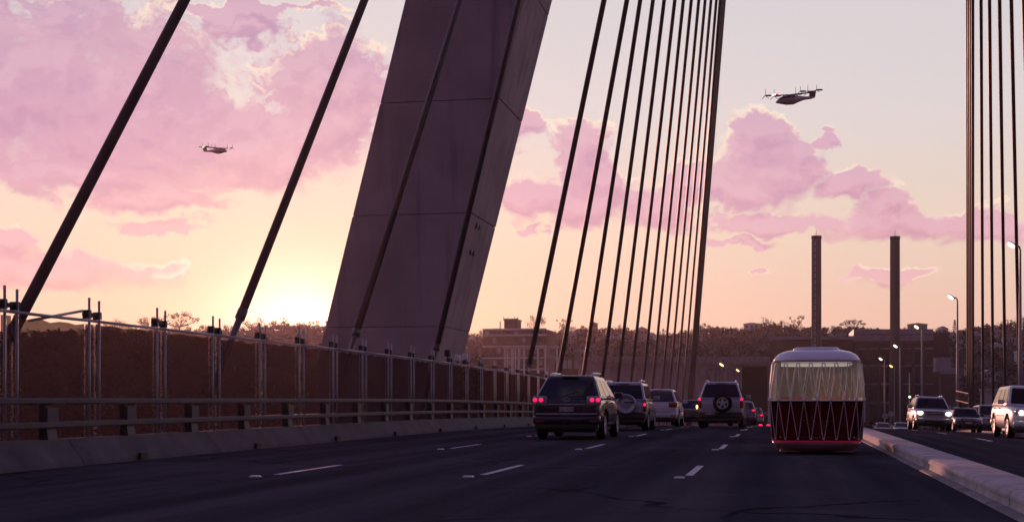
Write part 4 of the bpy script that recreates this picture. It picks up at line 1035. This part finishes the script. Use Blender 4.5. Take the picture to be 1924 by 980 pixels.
E_ = car('car', 'dark sedan mostly hidden behind the silver car with the bare spare wheel', -5.05, 76, 1, 4.5, 1.75, 1.44, P_char, belt=.95, kind='sedan', group=QG, lit=False)
m = MB(); m.ball((.62, -2.26, 1.02), (.055, .04, .12), 10); m.build('sun_glint', M['gold_glint'], E_, True)  # emissive ball standing in for a sun glint, no lamp here
car('car', 'blue grey hatchback right of the bare spare wheel', -2.2, 82.5, 1, 4.3, 1.72, 1.48, P_blue, belt=.98, kind='hatch', group=QG, lit=True, tl=(.66, .95, -.20, .0))
car('car', 'smallest hatchback at the head of the queue, partly below the crest', -1.95, 101, 1, 4.2, 1.70, 1.47, P_grey, belt=.98, kind='hatch', group=QG, lit=True, tl=(.62, .95, -.24, -.02))
car('car', 'silver white oncoming four-wheel drive with both headlights glaring', 7.2, 68.5, -1, 4.6, 1.80, 1.66, P_grey, belt=1.06, hood=1.06, group=OG, rails=True, roofw=.72)
car('car', 'dark oncoming hatchback between two paler cars', 10.7, 83.5, -1, 4.2, 1.66, 1.46, P_char, belt=.98, hood=.92, kind='hatch', group=OG, heads=False)
car('van', 'pale oncoming van with an unlit dark lower front', 13.0, 89.5, -1, 4.6, 1.76, 1.84, P_grey, belt=1.18, hood=1.08, kind='van', group=OG, heads=False, bumper='dark', cat='van', roofw=.80)
car('car', 'white oncoming pickup cut off by the right frame edge', 8.35, 47.6, -1, 4.9, 1.86, 1.80, P_white, belt=1.14, hood=1.10, group=OG, heads='small', R_=.38, roofw=.76)
car('car', 'tiny grey car top showing over the crest beside the pod', 10.7, 150, -1, 4.3, 1.72, 1.46, P_grey, belt=.98, hood=.92, kind='hatch', group=OG, heads=False)
car('car', 'tiny pale car top just right of and below the other crest car', 11.9, 141, -1, 4.3, 1.72, 1.40, P_silver, belt=.95, hood=.90, kind='hatch', group=OG, heads=False)
for (px, py, lb) in ((1429, 800.5, 'red road reflector glowing at the crest below the head of the queue'), (1444, 798.5, 'pink red road reflector glowing at the crest by the pod')):
    P = atY(px, py, 72); z = rx(P.x, 72)
    o = thing('reflector', lb, 'reflector', (P.x, 72, z)); m = MB(); m.box(-.10, .10, -.05, .05, 0, .05); m.build('base', M['clamp'], o); m = MB(); m.ball((0, -.05, .05), (.11, .03, .06), 10); m.build('lens', M['red_lit'], o, True)

# ------------------------------------------------------------------ the pod
def rrect(a, b, r, n):
    """n points equally spaced round a rounded rectangle, starting mid rear, going right"""
    segs = []; pts = []
    path = [((0, -b), (a - r, -b)), ('arc', (a - r, -b + r), -90), ((a, -b + r), (a, b - r)), ('arc', (a - r, b - r), 0), ((a - r, b), (-a + r, b)), ('arc', (-a + r, b - r), 90), ((-a, b - r), (-a, -b + r)), ('arc', (-a + r, -b + r), 180), ((-a + r, -b), (0, -b))]
    lens = [(PI / 2 * r) if s[0] == 'arc' else math.dist(s[0], s[1]) for s in path]; T = sum(lens)
    for k in range(n):
        d = T * k / n
        for s, l in zip(path, lens):
            if d <= l + 1e-9:
                if s[0] == 'arc': t = math.radians(s[2] + 90 * d / l); pts.append((s[1][0] + r * math.cos(t), s[1][1] + r * math.sin(t)))
                else: q = d / l if l else 0; pts.append((s[0][0] + (s[1][0] - s[0][0]) * q, s[0][1] + (s[1][1] - s[0][1]) * q))
                break
            d -= l
    return pts
P_podw = mat('pod white shell', (.86, .84, .87), .3, 0, .03, 3, 0, .6)
P_podr = mat('pod maroon shell', (.30, .13, .15), .4, 0, .1, 3, 0, .4)
P_seat = mat('maroon upholstery', (.34, .05, .06), .7, 0, .2, 5)
P_sand = mat('sand plastic', (.60, .52, .40), .6, 0, .1, 5)
P_lat = mat('pale lattice', (.86, .84, .86), .35, .2, .05, 5)
G_up = glassy('smoky pod glass', (.74, .74, .70, 1), .72, .05, (.20, .19, .15, 1))
_t = G_up.node_tree; _b = _t.nodes['Principled BSDF']; _tl = _t.nodes.new('ShaderNodeBsdfTranslucent'); _tl.inputs[0].default_value = (.70, .68, .62, 1)
_mx = [n for n in _t.nodes if n.type == 'MIX_SHADER'][0]; _m2 = _t.nodes.new('ShaderNodeMixShader'); _m2.inputs[0].default_value = .35
_t.links.new(_b.outputs[0], _m2.inputs[1]); _t.links.new(_tl.outputs[0], _m2.inputs[2]); _t.links.new(_m2.outputs[0], _mx.inputs[1])
G_lo = glassy('dark red pod glass', (.66, .30, .32, 1), .80, .05, (.09, .02, .026, 1))
pod = thing('pod_vehicle', 'rounded driverless pod with white roof, lattice glass and maroon lower half', 'pod vehicle', (.70, 26.9 + 1.25, 0))
NR = 96; hb = 1.25
def pring(w, z, dy=0, n=NR, r=.42): return [(x, y, z) for x, y in rrect(w / 2, hb - (1.755 - w) / 2 + dy, min(r, w * .26), n)]
m = MB(); m.loft([pring(1.30, .07), pring(1.46, .09), pring(1.62, .18), pring(1.69, .245)]); m.build('base_shell', P_podr, pod, True)
m = MB(); m.loft([pring(1.70, .246), pring(1.705, .268)]); m.build('light_strip', emit('red light strip', (1, .03, .12, 1), .06), pod)
m = MB(); m.loft([pring(1.69, .27), pring(1.735, .6), pring(1.75, 1.02)], cap=False); m.build('lower_glass', G_lo, pod, True)
m = MB(); m.loft([pring(1.755, 1.045), pring(1.75, 1.35), pring(1.71, 1.62), pring(1.665, 1.765)], cap=False); m.build('upper_glass', G_up, pod, True)
m = MB(); m.loft([pring(1.77, 1.02), pring(1.785, 1.027), pring(1.785, 1.038), pring(1.77, 1.045)]); bt = m.build('belt_ring', P_lat, pod)
m = MB(); m.loft([pring(1.664, 1.767), pring(1.672, 1.772), pring(1.672, 1.780), pring(1.66, 1.785)]); m.build('roof_strip', P_podr, pod)
m = MB(); m.loft([pring(1.65, 1.786), pring(1.62, 1.83), pring(1.555, 1.88), pring(1.44, 1.93), pring(1.27, 1.972), pring(1.02, 2.003), pring(.5, 2.025)]); m.build('roof', P_podw, pod, True)
m = MB(); m.loft([pring(.90, 2.0), pring(.86, 2.045), pring(.78, 2.062), pring(.5, 2.068)]); m.build('roof_hatch', P_podw, pod, True)
# lattice
def arc_at(w, z, s):
    n = 640; P_ = rrect(w / 2 + .012, hb - (1.755 - w) / 2 + .012, .42, n); return Vector(P_[int(round(s * n)) % n] + (z,))
NN = 32; lat = MB(); latd = MB(); nod = MB(); low = MB()
for k in range(NN):
    s = k / NN; hs_ = .5 / NN; e = .055 / NN
    B0 = arc_at(1.77, 1.05, s); nod.box(B0.x - .028, B0.x + .028, B0.y - .028, B0.y + .028, B0.z - .022, B0.z + .038)
    for sg in (-1, 1):
        st = s + sg * (hs_ - e * 1.6); T = arc_at(1.665, 1.74, st); mid = arc_at(1.75, 1.35, s + sg * hs_ * .45)
        lat.tube([B0, mid, T], .0105, 5)
        D0 = arc_at(1.69, .30, s + sg * (hs_ - e)); mid = arc_at(1.735, .64, s + sg * hs_ * .5); low.tube([B0, mid, D0], .0075, 5)
    T0, T1 = arc_at(1.665, 1.74, s + hs_ - e * 1.6), arc_at(1.665, 1.74, s + hs_ + e * 1.6); lat.tube([T0, T1], .0085, 5)
    Dn = arc_at(1.69, .30, s + hs_); nod.box(Dn.x - .014, Dn.x + .014, Dn.y - .014, Dn.y + .014, Dn.z - .012, Dn.z + .012)
lat.build('upper_lattice', P_lat, pod); low.build('lower_lattice', mat('dull lattice', (.50, .42, .42), .5), pod); nod.build('lattice_nodes', P_lat, pod)
m = MB(); m.loft([pring(1.35, 1.725), pring(1.35, 1.745)]); m.build('ceiling_glow_panel', emit('added cabin glow', (1, .93, .84, 1), .45), pod)  # glow panel added to brighten the upper glass
m = MB(); m.loft([pring(1.60, .255), pring(1.60, .275)]); m.build('floor', P_seat, pod)
for sg in (-1, 1):
    m = MB(); m.box(sg * .40 - .28, sg * .40 + .28, -.98, -.80, .30, 1.02); m.box(sg * .40 - .27, sg * .40 + .27, -.80, -.35, .30, .62); m.build('seat', P_seat, pod, True, bevel=.06, seg=3)
    m = MB(); m.box(sg * .40 - .28, sg * .40 + .28, .74, .92, .30, 1.12); m.box(sg * .40 - .27, sg * .40 + .27, .30, .74, .30, .62); m.build('seat', P_seat, pod, True, bevel=.06, seg=3)
    m = MB(); x0, x1 = sorted((sg * .14, sg * .70)); m.box(x0, x1, -1.14, -1.11, .325, .345); m.build('kick_rail', P_lat, pod)
m = MB(); m.loft([[(x, y, z) for (x, y) in ((-a, -1.08), (a, -1.08), (a, -1.02), (-a, -1.02))] for a, z in ((.10, .44), (.17, .50), (.24, .62), (.30, .66))]); m.build('table', P_sand, pod)
m = MB(); m.box(-.6, .6, -1.09, -1.05, 1.055, 1.06); 
for sg in (-1, 1):
    for yy in (-.72, .72):
        m = MB(); m.lathe([(.10, -.09), (.13, -.08), (.13, .08), (.10, .09)], 18, Matrix.Translation((sg * .52, yy, .13)) @ Matrix.Rotation(PI / 2, 4, 'Y')); m.build('wheel', M['tyre'], pod)
    m = MB(); x0, x1 = sorted((sg * .30, sg * .70)); m.box(x0, x1, -1.05, -.4, .045, .075); m.build('skid', P_podr, pod, bevel=.012)
    m = MB(); m.tube([(sg * .885, -.80, 1.035), (sg * .905, -.76, .95), (sg * .905, -.74, .62)], .012, 6); m.build('grab_bar', P_lat, pod)

# ------------------------------------------------------------------ aircraft
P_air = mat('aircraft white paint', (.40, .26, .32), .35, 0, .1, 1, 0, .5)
P_air2 = mat('aircraft maroon underside', (.14, .02, .03), .4, 0, .1, 1)
def aircraft(label, P, yaw, roll, light, s=1.0, pitch=0):
    o = thing('air_taxi', label, 'aircraft', P, yaw); o.rotation_euler = (pitch, roll, yaw); o.scale = (s, s, s)
    def ell(y, w, h, zc): return [(w * math.cos(t), y, zc + h * math.sin(t)) for t in np.linspace(0, 2 * PI, 15)[:-1]]
    m = MB(); m.loft([ell(3.1, .05, .04, -.32), ell(2.8, .30, .20, -.25), ell(2.1, .58, .46, -.10), ell(1.1, .72, .66, .0), ell(0, .68, .66, .05), ell(-1.0, .46, .46, .18), ell(-2.2, .24, .24, .28), ell(-3.6, .17, .18, .32), ell(-4.1, .06, .08, .36)]); m.build('fuselage', P_air, o, True)
    m = MB(); m.loft([ell(2.9, .26, .10, -.36), ell(2.0, .52, .18, -.40), ell(1.0, .62, .16, -.56), ell(0, .58, .16, -.52), ell(-1.0, .36, .14, -.20), ell(-2.2, .19, .10, .09), ell(-3.4, .12, .08, .18)]); m.build('belly', P_air2, o, True)
    m = MB(); m.loft([ell(2.6, .22, .08, .05), ell(2.1, .45, .26, .18), ell(1.3, .56, .34, .38), ell(.4, .46, .24, .52)]); m.build('canopy', M['glass_dark'], o, True)
    def foil(x, yc, c, z, t): return [(x, yc + c / 2, z), (x, yc + c * .25, z + t), (x, yc - c * .2, z + t * .8), (x, yc - c / 2, z), (x, yc - c * .2, z - t * .3), (x, yc + c * .25, z - t * .4)]
    for sg in (-1, 1):
        m = MB(); m.loft([foil(sg * .2, .35, 1.5, .68, .16), foil(sg * 2.6, .25, 1.15, .76, .12), foil(sg * 5.0, .1, .8, .90, .07)]); w = m.build('wing', P_air2, o, True)
        prop(o, sg * 4.9, .75, .90, 1.0); prop(o, sg * 2.5, 1.0, .72, 1.0)
        m = MB(); m.loft([foil(sg * .05, -3.75, .9, 1.28, .07), foil(sg * 1.9, -3.85, .62, 1.36, .05)]); m.build('tailplane', P_air, o, True)
        prop(o, sg * 1.85, -3.4, 1.36, .75)
    m = MB(); m.loft([[(x, y - q, z) for x, y in ((-.09, -4.2), (.09, -4.2), (.07, -3.1), (-.07, -3.1))] for z, q in ((.35, 0), (.8, .08), (1.30, .2))]); m.build('fin', P_air2, o)
    lx, ly, lz = light[1]; m = MB(); m.ball((lx, ly + .17, lz + .03), (.50, .20, .17), 12); m.build('navigation_light', light[0], o, True)
    m = MB(); m.ball((lx, ly, lz), (.80, .32, .22), 12); m.build('light_halo', light[2], o, True)  # halo of the light, shaped as an emissive coloured shell
def prop(o, x, y, z, r):
    m = MB(); m.lathe([(.001, .55), (.07, .45), (.12, .2), (.13, -.5), (.05, -.75)], 12, Matrix.Translation((x, y, z)) @ Matrix.Rotation(-PI / 2, 4, 'X')); hub = m.build('nacelle', P_air2, o, True)
    for k in range(3):
        a = PI / 2 + 2 * PI * k / 3; d = Vector((math.cos(a), 0, math.sin(a))); t = Vector((-math.sin(a), 0, math.cos(a))); c = Vector((x, y + .42, z))
        m = MB(); m.hexa([c + d * .08 - t * .05, c + d * .08 + t * .05, c + d * r + t * .03, c + d * r - t * .03, c + d * .08 - t * .05 + Vector((0, .02, 0)), c + d * .08 + t * .05 + Vector((0, .05, 0)), c + d * r + t * .03 + Vector((0, .03, 0)), c + d * r - t * .03 + Vector((0, .015, 0))]); m.build('blade', M['trim'], hub)
white_red = emit('red navigation light', (1, .42, .50, 1), 4); red_h = emit('red light halo', (.9, .03, .10, 1), .35)
white_grn = emit('green navigation light', (.75, 1, .7, 1), 4); grn_h = emit('green light halo', (.12, .75, .05, 1), .45)
aircraft('larger air taxi with a red wing light flying high above the right clouds', atD(1489, 188, 205), PSI + math.radians(118), math.radians(-8), (white_red, (3.5, .45, .86), red_h), 1.0, math.radians(-6))
aircraft('smaller air taxi with a green light flying among the left clouds', atD(408, 284, 300), PSI + math.radians(-116), math.radians(7), (white_grn, (1.3, -3.5, 1.30), grn_h), .86, math.radians(1))

# ------------------------------------------------------------------ small work lamps on the fence by the pylon
for (px, py, D, lb, mm) in ((860, 673, 56, 'white work lamp on the fence top in front of the pylon foot', 'white_paint'), (874, 671, 58, 'pale work lamp on the fence top just right of the pylon foot', 'white_paint'), (841, 664, 55, 'dark work lamp on the fence top against the pylon face', 'clamp')):
    P = atX(px, py, -11.92); z = rz(P.y) + 2.43
    o = thing('work_lamp', lb, 'work lamp', (P.x, P.y, z)); hh = max(P.z - z, .16)
    m = MB(); m.tube([(0, 0, 0), (0, 0, hh)], .025, 6); m.build('bracket', M['clamp'], o)
    m = MB(); m.box(-.10, .10, -.13, .13, hh - .10, hh + .14); m.build('lamp_body', M[mm], o, bevel=.04)

# ------------------------------------------------------------------ haze in the air between here and the hill
HZ = .00010
hz = MB(); hz.box(-1300, 1100, -160, 1500, -60, 100)
ho = hz.build('haze', None); tag(ho, kind='stuff')
hm = bpy.data.materials.new('haze'); hm.use_nodes = True; ht = hm.node_tree; ht.nodes.clear()
pv = ht.nodes.new('ShaderNodeVolumePrincipled'); pv.inputs['Color'].default_value = (.95, .74, .82, 1); pv.inputs['Density'].default_value = HZ; pv.inputs['Anisotropy'].default_value = .74
oo = ht.nodes.new('ShaderNodeOutputMaterial'); ht.links.new(pv.outputs[0], oo.inputs['Volume']); ho.data.materials.append(hm)
